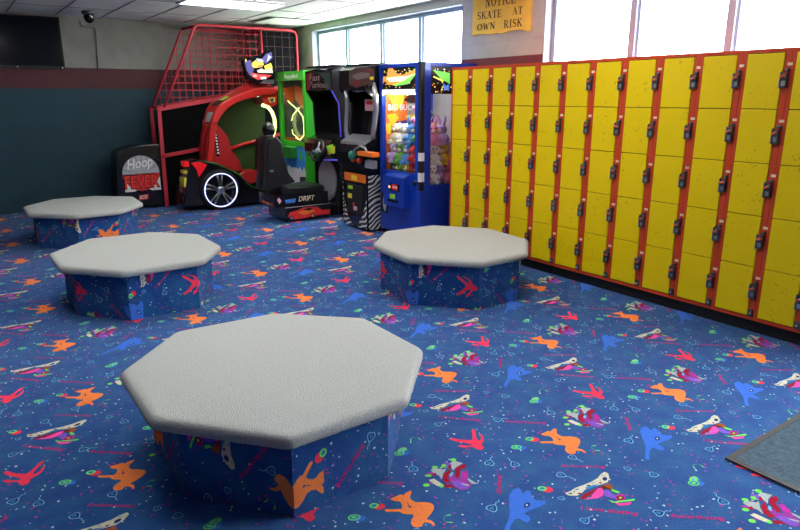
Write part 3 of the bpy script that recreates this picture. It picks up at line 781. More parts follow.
# ------------------------------------------------------------------ lockers
LX, LY0, CW, ZT, ZB = 4.431, 5.322, .305, 1.887, .120
LD = .60
RH = (ZT-ZB)/5
ORD = ['first', 'second', 'third', 'fourth', 'fifth', 'sixth', 'seventh', 'eighth', 'ninth', 'tenth', 'eleventh', 'twelfth', 'thirteenth']
def locker():
    y0 = LY0; yl = y0+.030; yr = y0-CW+.030       # unit spans yr..yl ; door from y0 down to y0-.229
    dr = y0-.233
    t = thing('locker_column', (LX+LD/2, (yl+yr)/2, 0), 'x', 'locker', 'yellow locker columns')
    f = MB(); e = .001
    f.box(LX, LX+.02, y0+.003, yl-e, .092, 1.914, 'locker_red'); f.box(LX, LX+.02, yr+e, dr-.003, .092, 1.914, 'locker_red')
    f.box(LX, LX+.02, dr-.003, y0+.003, ZT+.003, 1.914, 'locker_red'); f.box(LX, LX+.02, dr-.003, y0+.003, .092, ZB-.003, 'locker_red')
    f.box(LX+.02, LX+LD, yl-e-.012, yl-e, .092, 1.914, 'locker_red'); f.box(LX+.02, LX+LD, yr+e, yr+e+.012, .092, 1.914, 'locker_red')
    f.box(LX+.02, LX+LD, yr+e+.012, yl-e-.012, 1.902, 1.914, 'locker_red'); f.box(LX+.02, LX+LD, yr+e+.012, yl-e-.012, .092, .104, 'locker_red')
    f.box(LX+.06, LX+.07, yr+e+.012, yl-e-.012, .104, 1.902, 'inside_shade')  # black sheet behind the doors stands in for the shade in their gaps
    f.build('frame', t)
    k = MB(); k.box(LX+.03, LX+LD, yr+e, yl-e, .001, .092, 'black_kick'); k.build('kick_base', t)
    for r in range(5):
        zt = ZT-r*RH-.0025; zb = ZT-(r+1)*RH+.0025
        d = MB(); d.box(LX-.006, LX+.016, dr, y0, zb, zt, 'locker_yellow')
        do = d.build('door', t, bevel=.003)
        l = MB()
        dl, zk = dr-.012, zt-.014
        l.box(LX-.022, LX-.0005, dl-.026, dr-.0035, zk-.200, zk-.112, 'lock_dark'); l.box(LX-.022, LX-.0065, dr-.0035, dl+.010, zk-.200, zk-.112, 'lock_dark')
        l.box(LX-.027, LX-.0065, dl+.011, dl+.018, zk-.204, zk-.104, 'lock_metal'); l.box(LX-.024, LX-.0225, dl-.020, dl+.004, zk-.190, zk-.160, 'lock_metal')
        l.lathe((LX-.0005, dl-.018, zk-.094), (-1, 0, 0), [(.013, 0), (.013, .02), (.008, .022), (.001, .022)], 'lock_dark', 12)
        l.lathe((LX-.022, dl-.012, zk-.134), (-1, 0, 0), [(.012, 0), (.012, .010), (.001, .012)], 'lock_metal', 12)
        l.build('lock', do, bevel=.002)
        q = MB(); q.tube([(LX-.038, dl-.022, zk-.126), (LX-.040, dl-.010, zk-.132), (LX-.038, dl+.008, zk-.141)], .0075, 'key_orange', 6); q.build('key', do)
        q = MB(); q.box(LX-.003, LX-.0002, dl-.040, dl-.010, zk-.066, zk-.048, 'plate_cream'); q.build('number_plate', do)
    c = MB(); c.box(LX-.014, LX-.0002, dr-.036, dr-.008, ZB+.0, ZB+.052, 'lock_dark'); c.lathe((LX-.014, dr-.022, ZB+.022), (-1, 0, 0), [(.001, .005), (.007, .005), (.007, 0)], 'silver', 10); c.build('coin_box', t)
    return t
lk = locker()
for k in range(13):
    o = lk if k == 0 else copy_tree(lk)
    o.location.y = lk.location.y-k*CW if k else lk.location.y
    o['label'] = 'yellow five-door locker column in red frame, %s from the claw machine' % ORD[k]

# ------------------------------------------------------------------ claw machine
CX, CXb = 4.22, 5.02
CYa, CYb = XP(421, 61, CX).y, XP(379, 65.5, CX).y
t = thing('claw_machine', ((CX+CXb)/2, (CYa+CYb)/2, 0), 'bright blue claw machine full of plush toys beside the lockers', 'arcade machine')
f = MB(); ct = XP(400, 63.2, CX).z; wz0, wz1 = .78, 1.70
px = .055
f.box(CX, CXb, CYa, CYb, .06, .60, 'cab_blue')                       # lower body
f.box(CX, CX+px, CYb-px, CYb, .60, ct, 'cab_blue'); f.box(CX, CX+px, CYa+.05, CYa+px+.05, .60, ct, 'cab_blue')
f.box(CX+.055, CX+.055+.085, CYa, CYa+.05, .60, ct, 'cab_blue')
f.box(CXb-px, CXb, CYb-px, CYb, .60, ct, 'cab_blue'); f.box(CXb-px, CXb, CYa, CYa+px, .60, ct, 'cab_blue')
f.box(CX, CX+px, CYa+px+.05, CYb-px, .60, wz0, 'cab_blue'); f.box(CX, CX+.04, CYa+px+.05, CYb-px, ct-.045, ct, 'cab_blue')
f.box(CX+.14, CXb-px, CYa, CYa+px, .60, .655, 'cab_blue'); f.box(CX+.14, CXb-px, CYa, CYa+.04, ct-.045, ct, 'cab_blue')
f.box(CX+.04, CXb, CYa+.04, CYb, ct-.03, ct, 'cab_blue'); f.box(CX+px, CXb, CYb-.03, CYb, .60, ct-.03, 'cab_blue'); f.box(CXb-.03, CXb, CYa+px, CYb-.03, .60, ct-.03, 'cab_blue')
f.box(CX+.06, CXb-.05, CYa+.06, CYb-.06, .60, .648, 'cab_blue_dark')
f.build('cabinet', t, bevel=.004)
s = MB(); s.box(CX+.006, CX+.055, CYa+.004, CYa+.05, .60, ct-.002, 'black_matt')
for z0, z1 in ((.93, 1.02), (.70, .80)): s.box(CX+.004, CX+.058, CYa+.001, CYa+.052, z0, z1, 'white')
s.build('corner_hinge', t)
for nm, bx in (('front_glass', (CX+.02, CX+.026, CYa+px+.05, CYb-px, wz0, wz1)), ('side_glass', (CX+.14, CXb-px, CYa+.02, CYa+.026, .655, wz1))):
    s = MB(); s.box(*bx, 'cab_glass'); s.build(nm, t)
def confetti(mb, axis, val, a0, a1, z0, z1, n, seed):
    r = random.Random(seed)
    for _ in range(n):
        a, z, q = r.uniform(a0, a1), r.uniform(z0, z1), r.uniform(.006, .011)
        pts = [(a-q, z), (a, z-q), (a+q, z), (a, z+q)]
        mb.poly([((val, p[0], p[1]) if axis == 0 else (p[0], val, p[1])) for p in pts], r.choice(['lit_yellow', 'lit_orange', 'lit_yellow', 'lit_cream']), axis)
s = MB(); ya, yb3 = CYa+px+.05, CYb-px
s.box(CX+.014, CX+.03, ya, yb3, wz1, ct-.045, 'head_black'); confetti(s, 0, CX+.0125, ya+.015, yb3-.015, wz1+.015, ct-.06, 60, 1)
s.poly([XP(x, y, CX+.011) for x, y in [(388, 69), (392, 67), (396, 73), (402, 75), (414, 70), (418, 72), (405, 80), (396, 84), (388, 85), (385, 80), (383, 84), (383, 78), (387, 76)]], 'lit_orange', 0)
s.poly([XP(x, y, CX+.010) for x, y in [(386, 78), (395, 77), (408, 76), (416, 73), (402, 81), (390, 82)]], 'lit_cream', 0)
s.poly([XP(x, y, CX+.0112) for x, y in [(404, 78), (418, 66), (418, 72), (408, 84), (396, 86), (392, 85)]], 'lit_lime', 0)
s.box(CX+.004, CX+.02, ya, yb3, wz1-.045, wz1, 'plate_white')
s.build('header_panel', t, recalc=False)
s = MB(); xa, xb = CX+.14, CXb-px
s.box(xa, xb, CYa+.014, CYa+.03, wz1-.05, ct-.045, 'head_black'); confetti(s, 1, CYa+.0125, xa+.015, xb-.015, wz1-.035, ct-.06, 60, 2)
s.poly([YP(x, y, CYa+.0115) for x, y in [(433, 70), (450, 73), (450, 84), (441, 79)]], 'lit_lime', 1)
s.poly([YP(x, y, CYa+.011) for x, y in [(443, 83), (446, 86), (449, 84), (449, 91), (447, 89), (444, 91)]], 'lit_blue', 1)
s.poly([YP(x, y, CYa+.0112) for x, y in [(433, 77), (434, 76), (443, 80), (443, 82)]], 'lit_yellow', 1)
s.build('side_header_panel', t, recalc=False)
# orange panel with shapes and lettering on the far inner side
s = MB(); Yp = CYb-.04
s.box(CX+.06, 4.60, Yp, Yp+.008, .66, 1.74, 'panel_orange'); s.box(4.60, CXb-.04, Yp, Yp+.008, .66, 1.74, 'grey_panel'); s.box(CXb-.04, CXb-.032, CYa+.06, Yp, .66, 1.74, 'grey_panel')
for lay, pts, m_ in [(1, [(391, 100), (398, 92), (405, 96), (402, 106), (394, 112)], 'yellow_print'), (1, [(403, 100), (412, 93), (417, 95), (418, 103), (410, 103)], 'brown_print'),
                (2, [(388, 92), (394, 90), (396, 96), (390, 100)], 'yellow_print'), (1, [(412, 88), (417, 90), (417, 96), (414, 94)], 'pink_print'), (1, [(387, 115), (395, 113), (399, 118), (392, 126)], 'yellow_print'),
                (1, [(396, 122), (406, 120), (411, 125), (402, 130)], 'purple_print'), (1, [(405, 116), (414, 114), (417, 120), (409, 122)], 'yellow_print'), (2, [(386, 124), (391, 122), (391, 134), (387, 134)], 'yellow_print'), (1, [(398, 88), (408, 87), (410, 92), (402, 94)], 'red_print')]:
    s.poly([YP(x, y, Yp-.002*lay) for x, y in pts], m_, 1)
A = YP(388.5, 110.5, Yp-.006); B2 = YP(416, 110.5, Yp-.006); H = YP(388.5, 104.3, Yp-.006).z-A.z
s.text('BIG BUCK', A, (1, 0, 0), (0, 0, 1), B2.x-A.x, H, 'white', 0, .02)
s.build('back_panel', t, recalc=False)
s = MB(); s.tube([(CX+.09, CYa+.15, 1.66), (CX+.09, CYb-.12, 1.66)], .014, 'claw_lamp', 8); s.build('lamp_tube', t)
s = MB(); s.tube([(4.50, 5.85, 1.92), (4.50, 5.85, 1.55)], .012, 'silver', 8)
s.lathe((4.50, 5.85, 1.55), (0, 0, -1), [(.001, 0), (.035, 0), (.035, .06), (.02, .08), (.001, .08)], 'silver', 16)
for q in range(3):
    an = q*2*PI/3
    s.tube([(4.50+.025*math.cos(an), 5.85+.025*math.sin(an), 1.48), (4.50+.09*math.cos(an), 5.85+.09*math.sin(an), 1.42), (4.50+.03*math.cos(an), 5.85+.03*math.sin(an), 1.34)], .007, 'silver', 6)
s.build('claw', t)
# control box on the front
P1, P2 = XP(383.5, 175, 4.13), XP(403.5, 209, 4.13)
s = MB(); s.box(4.13, CX-.0005, P2.y, P1.y, P2.z, P1.z, 'cab_blue'); s.prism([(4.13, P1.z), (CX-.0005, P1.z), (CX-.0005, P1.z+.035)], 1, P2.y, P1.y, 'cab_blue')
cb = s.build('control_box', t, bevel=.004)
def quad_x(mb, X, x0, y0, x1, y1, m, dep=.004):
    a, c = XP(x0, y0, X), XP(x1, y1, X); mb.box(X-dep, X, a.y, c.y, a.z, c.z, m)
s = MB(); quad_x(s, 4.1295, 390, 183, 399.5, 191.5, 'black_gloss', .012); quad_x(s, 4.1170, 392, 184, 397.5, 190.5, 'red_print', .003); quad_x(s, 4.1138, 392.5, 186.2, 397, 188.4, 'white', .001)
quad_x(s, 4.1170, 388.8, 185.5, 390.2, 188, 'lamp_amber', .003); s.build('card_reader', cb)
s = MB(); quad_x(s, 4.1295, 388, 198.5, 398, 203, 'black_gloss', .010); quad_x(s, 4.1295, 390.5, 193.5, 395, 199, 'lime_print', .012); s.build('start_button', cb)
s = MB(); quad_x(s, CX-.0005, 381.5, 192, 388, 213, 'black_matt', .006)
c0 = XP(384.8, 203, CX-.01); s.ball(c0, (.012, .035, .10), 'grey_light'); s.build('prize_door', t)
s = MB(); c0 = XP(415.5, 183, CX); s.lathe(c0, (-1, 0, 0), [(.001, .012), (.028, .012), (.03, 0)], 'black_gloss', 16); s.tube([c0+Vector((-.012, 0, 0)), c0+Vector((-.03, 0, 0)), c0+Vector((-.035, 0, -.03))], .008, 'black_gloss', 6); s.build('door_lock', t)
s = MB(); s.box(CX+.03, CXb-.03, CYa+.03, CYb-.03, .001, .06, 'black_matt'); s.build('plinth', t)

# plush toys in the claw machine: each its own thing
PC = dict(pink=(238, 150, 190), white=(236, 232, 226), yellow=(240, 208, 70), blue=(90, 150, 216), red=(206, 50, 50), green=(120, 190, 70), orange=(238, 130, 50), lilac=(190, 160, 214), brown=(140, 92, 60), cream=(240, 222, 186))
for n_, c_ in PC.items(): mat('plush_'+n_, srgb(*c_), rough=.95, bump=.3, bscale=120, sheen=.2)
mat('plush_eye', srgb(16, 14, 14), rough=.3)
def plush(col, ears, x, y, z, s_, face, where):
    m = 'plush_'+col
    b = MB(); d = Vector((math.cos(face), math.sin(face), 0)); sd = Vector((-d.y, d.x, 0)); o = Vector((x, y, z))
    b.ball(o+Vector((0, 0, .055*s_)), (.055*s_, .055*s_, .06*s_), m)
    hd = o+Vector((0, 0, .145*s_)); b.ball(hd, (.05*s_, .05*s_, .046*s_), m)
    b.ball(hd+d*.045*s_-Vector((0, 0, .012*s_)), .018*s_, 'plush_cream' if col != 'cream' else 'plush_white', 8, 6)
    for q in (-1, 1):
        if ears == 'round': b.ball(hd+sd*q*.038*s_+Vector((0, 0, .036*s_)), .018*s_, m, 8, 6)
        elif ears == 'long': b.tube([hd+sd*q*.02*s_+Vector((0, 0, .03*s_)), hd+sd*q*.03*s_+Vector((0, 0, .08*s_)), hd+sd*q*.035*s_+Vector((0, 0, .12*s_))], [.014*s_, .017*s_, .006*s_], m, 8)
        else: b.tube([hd+sd*q*.04*s_+Vector((0, 0, .02*s_)), hd+sd*q*.06*s_-Vector((0, 0, .03*s_))], [.018*s_, .012*s_], m, 8)
        b.ball(hd+d*.044*s_+sd*q*.018*s_+Vector((0, 0, .012*s_)), .007*s_, 'plush_eye', 6, 5)
        b.tube([o+sd*q*.045*s_+Vector((0, 0, .085*s_)), o+sd*q*.075*s_+d*.02*s_+Vector((0, 0, .05*s_))], [.02*s_, .016*s_], m, 8)
        b.tube([o+sd*q*.03*s_+Vector((0, 0, .025*s_)), o+sd*q*.045*s_+d*.07*s_+Vector((0, 0, .02*s_))], [.024*s_, .02*s_], m, 8)
    ob = b.build('plush_toy', loc=(x, y, z))
    tag(ob, '%s %s-eared plush toy %s of the claw machine' % (col, ears, where), 'plush toy', 'plush toys in the claw machine')
fz = .650
PL = []
# lower layer (rests on the cabinet deck), then upper layers resting on it
for k, (c_, e_, x, y) in enumerate([('orange', 'round', 4.48, 5.91), ('white', 'round', 4.60, 5.90), ('lilac', 'floppy', 4.71, 5.91), ('red', 'round', 4.47, 6.06), ('yellow', 'round', 4.47, 6.20), ('green', 'floppy', 4.47, 6.34), ('brown', 'round', 4.47, 6.48),
                                    ('pink', 'floppy', 4.60, 6.08), ('white', 'long', 4.60, 6.26), ('blue', 'round', 4.60, 6.43), ('cream', 'long', 4.71, 6.08), ('yellow', 'floppy', 4.71, 6.25), ('pink', 'round', 4.71, 6.42), ('pink', 'long', 4.84, 5.91), ('white', 'floppy', 4.86, 6.09)]):
    PL.append((c_, e_, x, y, fz, 1.15, 'in the bottom layer'))
for c_, e_, x, y in [('yellow', 'long', 4.49, 5.92), ('white', 'floppy', 4.64, 5.91), ('red', 'floppy', 4.465, 6.03), ('blue', 'floppy', 4.465, 6.17), ('green', 'round', 4.465, 6.30), ('lilac', 'round', 4.465, 6.45), ('cream', 'round', 4.63, 6.14), ('orange', 'floppy', 4.63, 6.36), ('yellow', 'round', 4.78, 5.92), ('pink', 'floppy', 4.80, 6.14)]:
    PL.append((c_, e_, x, y, fz+.21, 1.2, 'in the middle layer'))
for c_, e_, x, y in [('pink', 'long', 4.62, 5.92), ('blue', 'long', 4.48, 6.12), ('green', 'long', 4.475, 5.95), ('white', 'round', 4.48, 6.28), ('cream', 'floppy', 4.49, 6.44), ('lilac', 'long', 4.76, 5.93), ('orange', 'long', 4.66, 6.16), ('brown', 'floppy', 4.66, 6.36), ('yellow', 'round', 4.85, 6.12)]:
    PL.append((c_, e_, x, y, fz+.43, 1.25, 'in the third layer'))
for c_, e_, x, y in [('pink', 'round', 4.50, 6.02)]:
    PL.append((c_, e_, x, y, fz+.64, 1.15, 'at the top of the pile'))
for k, (c_, e_, x, y, z, s_, w_) in enumerate(PL):
    x -= .12; y += CYa-5.772
    plush(c_, e_, x, y, z, s_, PI+.5+.5*math.sin(k*2.3) if x > 4.55 or y > 6 else PI+1.1, w_)

# ------------------------------------------------------------------ zebra-striped cabinet
ZX = 4.07
def zx(x, y, X=ZX): q = XP(x, y, X); return q.y, q.z
t = thing('arcade_cabinet', (4.5, 6.75, 0), 'black arcade cabinet with zebra-striped base and silver-framed screen', 'arcade machine')
ya, yb4 = 6.46, 6.95+.12
side = [(ZX+.02, .03), (5.03, .03), (5.03, 1.9), (4.95, 1.975), (4.12, 1.972), (ZX-.015, 1.93), (ZX-.015, 1.70), (4.22, 1.55), (4.20, 1.12), (ZX, 1.02), (ZX-.02, .93), (ZX, .70)]
for nm, a, c in (('side_panel', ya, ya+.03), ('side_panel', yb4-.03, yb4)):
    s = MB(); s.prism(side, 1, a, c, 'black_gloss')
    low = [(ZX-.0, .03), (4.6, .03), (4.6, .70), (ZX-.0, .70)]
    yy = a-.002 if a == ya else c+.002
    s.poly([(p[0], yy, p[1]) for p in low], 'zebra_print', 1)
    s.build(nm, t, recalc=False)
s = MB(); s.box(ZX+.05, 5.02, ya+.03, yb4-.03, .03, .72, 'black_matt'); s.box(4.45, 5.02, ya+.03, yb4-.03, .72, 1.95, 'black_matt'); s.build('body', t)
# lower front: print, coin doors
s = MB(); s.box(ZX, ZX+.05, ya+.03, yb4-.03, .03, .72, 'black_gloss')
yL, yR = yb4-.04, ya+.04
def fz_(mb, u0, u1, z0, z1, m, X=ZX, dep=.004):
    mb.box(X-dep, X, yL+(yR-yL)*u0, yL+(yR-yL)*u1, z0, z1, m)
s.poly([(ZX-.001, yL, .03), (ZX-.001, yL+(yR-yL)*.35, .03), (ZX-.001, yL+(yR-yL)*.12, .16), (ZX-.001, yL, .34)], 'zebra_print', 0)
s.poly([(ZX-.001, yR, .03), (ZX-.001, yL+(yR-yL)*.55, .03), (ZX-.001, yL+(yR-yL)*.8, .18), (ZX-.001, yR, .40)], 'zebra_print', 0)
fz_(s, .02, .98, .60, .70, 'orange_print'); fz_(s, .35, .6, .615, .675, 'yellow_print', ZX-.004, .003)
s.build('front_panel', t, recalc=False)
s = MB(); fz_(s, .15, .85, .20, .56, 'black_matt', ZX, .012); fz_(s, .22, .42, .50, .54, 'lime_print', ZX-.012); fz_(s, .2, .38, .38, .44, 'plate_yellow', ZX-.012); fz_(s, .45, .6, .24, .29, 'pink_print', ZX-.012); fz_(s, .42, .5, .30, .33, 'red_print', ZX-.012)
s.build('coin_door', t)
# screen, bezel, control deck
s = MB(); s.prism([(4.26, 1.10), (4.44, 1.10), (4.44, 1.66), (4.32, 1.66)], 1, ya+.04, yb4-.04, 'screen_black'); sc_ = s.build('screen', t)
s = MB(); a = XP(361.3, 99.5, 4.21); c = XP(370, 111, 4.21); s.box(4.262, 4.27, a.y, c.y, c.z, a.z, 'pink_print'); s.box(4.2605, 4.262, a.y-.02, c.y+.02, a.z-.06, a.z-.02, 'red_print'); s.build('sticker', sc_)
s = MB()
fr = [(345.5, 87, .026), (347, 100, .024), (346.5, 115, .022), (346, 130, .026), (347.5, 138, .03)]
s.tube([XP(x, y, 4.10) for x, y, r in fr], [r for *_, r in fr], 'silver', 10)
fr = [(373.5, 83, .022), (375.5, 95, .032), (376, 110, .034), (374, 128, .030), (372.5, 139, .028)]
s.tube([XP(x, y, 4.10) for x, y, r in fr], [r for *_, r in fr], 'silver', 10)
s.tube([XP(x, y, 4.10) for x, y in [(346, 86), (350, 89.5), (357, 91.5), (364, 90), (369, 86), (373, 82)]], .011, 'silver', 8)
s.build('screen_surround', t)
s = MB(); s.prism([(4.056, 1.705), (4.056, 1.93), (4.12, 1.971), (4.30, 1.971), (4.30, 1.68), (4.12, 1.68)], 1, ya+.031, yb4-.031, 'black_gloss')
for lay, pts, m_ in [(1, [(349, 72), (356, 67.5), (368, 67), (374.5, 69), (374.5, 82), (368, 84.5), (357, 88), (349, 85)], 'brown_print'), (2, [(351, 76), (360, 72), (370, 73), (369, 77), (357, 80)], 'faded_print'), (2, [(353, 82), (360, 80), (360, 86), (355, 87)], 'dark_red_print'), (3, [(369.5, 77), (373.5, 76.5), (373.5, 79.5), (370, 80)], 'yellow_print'), (2, [(364, 69), (372, 70), (371, 74), (366, 73)], 'dark_red_print')]:
    s.poly([XP(x, y, 4.056-.0015*lay) for x, y in pts], m_, 0)
s.build('marquee', t, recalc=False)
s = MB(); s.box(4.12, 4.9, ya, yb4, 1.978, 2.0, 'black_vinyl'); s.build('roof', t)
s = MB(); s.prism([(4.02, .96), (4.05, 1.03), (4.26, 1.14), (4.44, 1.14), (4.44, .72), (4.06, .72)], 1, ya+.031, yb4-.031, 'black_gloss')
s.build('control_deck', t)
s = MB(); q0 = XP(347.5, 139, 4.06); q1 = XP(373, 137, 4.06)
s.prism([(4.03, 1.055), (4.20, 1.14), (4.21, 1.17), (4.04, 1.09)], 1, ya+.035, yb4-.035, 'silver')
s.build('deck_trim', t)
s = MB(); q = [XP(x, y, 3.98) for x, y in [(352, 156), (355, 149), (360, 146), (365, 148), (367, 152)]]
s.tube(q, .012, 'silver', 8); s.build('handlebar', t)
s = MB(); a = XP(360, 151, 3.99); c = XP(377, 157.5, 3.99); s.box(3.95, 4.05, a.y, c.y+.04, c.z, a.z, 'orange_print'); s.build('throttle_guard', t)
s = MB(); a = XP(348, 151, 4.0); c = XP(357, 160, 4.0); s.ball(((4.0), (a.y+c.y)/2, (a.z+c.z)/2), (.05, .07, .06), 'teal_print'); s.build('brake_grip', t)
s = MB(); a = XP(367, 160, 4.03); c = XP(376, 169, 4.03); s.box(4.0, 4.06, a.y, c.y+.02, c.z, a.z, 'grey_panel'); s.build('ticket_slot', t)
s = MB(); a = XP(353, 159, 4.0); s.ball(a, (.03, .035, .04), 'orange_print', 10, 8); s.build('push_button', t)
s = MB(); a = XP(359, 161, 4.0); s.ball(a, (.03, .035, .035), 'red_print', 10, 8); s.build('push_button', t)

# ------------------------------------------------------------------ driving cabinet with seat
DX = 4.20; dya, dyb = 7.50, 8.27
t = thing('driving_cabinet', (4.2, 7.9, 0), 'black sit-down driving arcade machine with steering wheel and racing seat', 'arcade machine')
side = [(4.26, .05), (5.0, .05), (5.0, 1.90), (4.9, 1.99), (4.35, 2.0), (4.20, 1.96), (4.20, 1.70), (4.30, 1.54), (4.32, 1.10), (4.16, 1.02), (4.14, .90), (4.30, .72), (4.30, .40)]
for a, c in ((dya, dya+.03), (dyb-.03, dyb)):
    s = MB(); s.prism(side, 1, a, c, 'black_gloss'); so = s.build('side_panel', t)
    if a > dya: continue
    s = MB(); yy = (a+c)/2
    s.tube([(4.192, yy, 1.70), (4.292, yy, 1.54), (4.312, yy, 1.10)], .008, 'neon_blue', 6); s.build('light_strip', so)
s = MB(); s.box(4.5, 4.98, dya+.03, dyb-.03, .05, 1.96, 'black_matt'); s.box(4.34, 4.5, dya+.03, dyb-.03, .05, .75, 'black_matt'); s.build('body', t)
s = MB(); s.prism([(4.205, 1.71), (4.205, 1.95), (4.34, 1.985), (4.5, 1.98), (4.5, 1.66), (4.3, 1.66)], 1, dya+.031, dyb-.031, 'black_gloss')
A = XP(309.5, 81, 4.2035); Bq = XP(325, 80.5, 4.2035); h = XP(309.5, 75, 4.2035).z-A.z
s.text('Fast', A, (0, -1, 0), (0, 0, 1), (A.y-Bq.y)*.7, h*1.05, 'faded_print', .2)
A = XP(309.5, 88, 4.2035); Bq = XP(328, 87.5, 4.2035)
s.text('Furious', A, (0, -1, 0), (0, 0, 1), A.y-Bq.y, h, 'faded_print', .2)
s.poly([XP(x, y, 4.204) for x, y in [(318, 73), (330, 73), (331, 90), (326, 90), (324, 79)]], 'dark_teal', 0)
s.poly([XP(x, y, 4.204) for x, y in [(306, 74), (311, 73), (309, 90), (306, 91)]], 'dark_red_print', 0)
s.build('marquee', t, recalc=False)
s = MB(); s.box(4.22, 4.95, dya-.005, dyb+.005, 2.001, 2.03, 'black_vinyl'); s.build('roof', t, bevel=.012)
s = MB(); s.prism([(4.44, 1.05), (4.5, 1.05), (4.5, 1.62), (4.46, 1.62)], 1, dya+.031, dyb-.031, 'screen_black'); s.build('screen', t)
s = MB(); s.prism([(4.13, .88), (4.13, 1.0), (4.18, 1.06), (4.44, 1.12), (4.5, 1.05), (4.5, .76), (4.3, .76)], 1, dya+.031, dyb-.031, 'black_gloss')
for pts, m_ in [([(326, 146), (333, 144), (334, 152), (329, 155)], 'lime_print'), ([(331, 147), (335, 146), (335, 153), (332, 154)], 'yellow_print'), ([(327, 150), (331, 152), (330, 155), (327, 155)], 'red_print')]:
    s.poly([XP(x, y, 4.128) for x, y in pts], m_, 0)
s.build('dashboard', t, recalc=False)
s = MB(); a = XP(324, 160, 4.125); c = XP(337, 160, 4.125); s.tube([a, c], .008, 'neon_blue', 6); s.build('light_strip', t)
wc = XP(317.5, 150.5, 4.0)
n = Vector((-1, 0, .35)).normalized(); a_ = Vector((0, 1, 0)); b_ = n.cross(a_)
s = MB(); s.tube([wc+.135*(math.cos(2*PI*k/28)*a_+math.sin(2*PI*k/28)*b_) for k in range(28)], .019, 'black_vinyl', 8, closed=True)
for an in (PI/2+PI, PI/2+.9+PI/6, PI/2-.9-PI/6):
    s.tube([wc, wc+.13*(math.cos(an)*a_+math.sin(an)*b_)], .014, 'silver', 6)
s.lathe(wc-n*.01, n, [(.04, 0), (.04, .02), (.02, .03), (.001, .03)], 'grey_panel', 16); s.tube([wc, wc-n*.14], .03, 'black_matt', 10)
s.build('steering_wheel', t)
s = MB(); cY = (dya+dyb)/2+.06
pts = [(cY+.25*math.cos(2*PI*k/24), .50+.24*math.sin(2*PI*k/24)*(1.1 if math.sin(2*PI*k/24) > 0 else 1.3)) for k in range(24)]
s.prism(pts, 0, 4.315, 4.339, 'grey_panel'); s.build('leg_panel', t)
s = MB(); s.box(3.72, 4.5, 7.72, 8.12, .03, .16, 'black_matt'); s.build('pedestal', t, bevel=.01)
for y in (7.85, 8.0):
    s = MB(); s.prism([(4.20, .17), (4.27, .30), (4.285, .29), (4.22, .165)], 1, y, y+.07, 'silver'); s.build('pedal', t)
# seat
SY0, SY1 = 7.62, 8.16
s = MB(); s.box(3.50, 4.22, SY0, SY1, .03, .205, 'black_gloss'); s.prism([(3.37, .205), (4.17, .205), (4.17, .37), (3.37, .37)], 1, SY0+.04, SY1, 'black_gloss')
s.tube([(3.5, SY0-.003, .203), (4.2, SY0-.003, .203)], .005, 'silver', 6)
sb = s.build('seat_base', t, bevel=.006)
s = MB(); Yd = SY0-.002; Yu = SY0+.038
car = [(288, 217), (290, 212.5), (297, 210.5), (303, 207.5), (312, 206.5), (318, 207), (322, 210), (330, 209), (330, 214), (318, 215), (305, 218), (292, 220)]
s.poly([YP(x, y, Yd) for x, y in car], 'red_print', 1)
s.poly([YP(x, y, Yd-.001) for x, y in [(297, 213), (304, 210), (312, 209), (316, 211), (305, 215)]], 'orange_print', 1)
s.poly([YP(x, y, Yd-.001) for x, y in [(303, 210), (308, 208), (313, 208), (310, 210.5)]], 'black_gloss', 1)
for x, y in ((291.5, 218), (312.5, 215.5)):
    c0 = YP(x, y, Yd-.0015); s.disc(c0, (0, 1, 0), .032, 'black_gloss', 14); s.disc(c0-Vector((0, .001, 0)), (0, 1, 0), .018, 'silver', 12)
s.poly([YP(x, y, Yu-.0) for x, y in [(277, 200), (279, 197.5), (281.5, 201), (279.5, 204)]], 'pink_print', 1)
s.poly([YP(x, y, Yu-.0) for x, y in [(285, 200), (296, 198.5), (295, 202.5), (286, 203.5)]], 'blue_print', 1)
A = YP(298.5, 201.5, Yu-.001); Bq = YP(315, 200, Yu-.001); h = YP(298.5, 196.5, Yu).z-A.z
s.text('DRIFT', A, (1, 0, 0), (0, 0, 1), Bq.x-A.x, h, 'plate_cream', .25, .02)
XL = 3.368
s.poly([(XL, 7.72, .225), (XL, 8.05, .225), (XL, 8.05, .27), (XL, 7.72, .26)], 'orange_print', 0); s.poly([(XL-.001, 7.78, .228), (XL-.001, 7.9, .228), (XL-.001, 7.9, .26), (XL-.001, 7.78, .228)], 'plate_cream', 0)
s.build('decal', sb, recalc=False)
s = MB(); s.prism([(3.50, .36), (4.12, .36), (4.14, .42), (4.08, .47), (3.85, .45), (3.60, .46), (3.48, .52)], 1, SY0+.05, SY1-.02, 'black_vinyl', True); s.build('seat_cushion', t, bevel=.02)
s = MB()
prof = [YP(x, y, SY0+.1) for x, y in [(262, 190), (264, 165), (264.5, 145), (266.5, 136), (272, 134), (277, 140), (279.5, 155), (284, 172), (291, 181)]]
prof = [(p.x, p.z) for p in prof]
s.prism(prof, 1, SY0+.10, SY0+.34, 'black_vinyl', True); s.prism([(p[0]+.03 if k < 4 else p[0]+.06, p[1]*.97) for k, p in enumerate(prof)], 1, SY0+.07, SY0+.11, 'black_vinyl'); s.prism([(p[0]+.03 if k < 4 else p[0]+.06, p[1]*.97) for k, p in enumerate(prof)], 1, SY0+.32, SY0+.36, 'black_vinyl')
sk = s.build('seat_back', t, bevel=.02)
s = MB(); c0 = YP(268.5, 130, SY0+.2); s.ball(c0, (.08, .11, .10), 'black_gloss'); s.build('headrest', sk)
s = MB(); a = YP(270, 171, SY0+.035); s.box(a.x, a.x+.05, SY0+.03, SY0+.037, a.z-.015, a.z+.012, 'grey_panel'); s.build('badge_glint', sk)

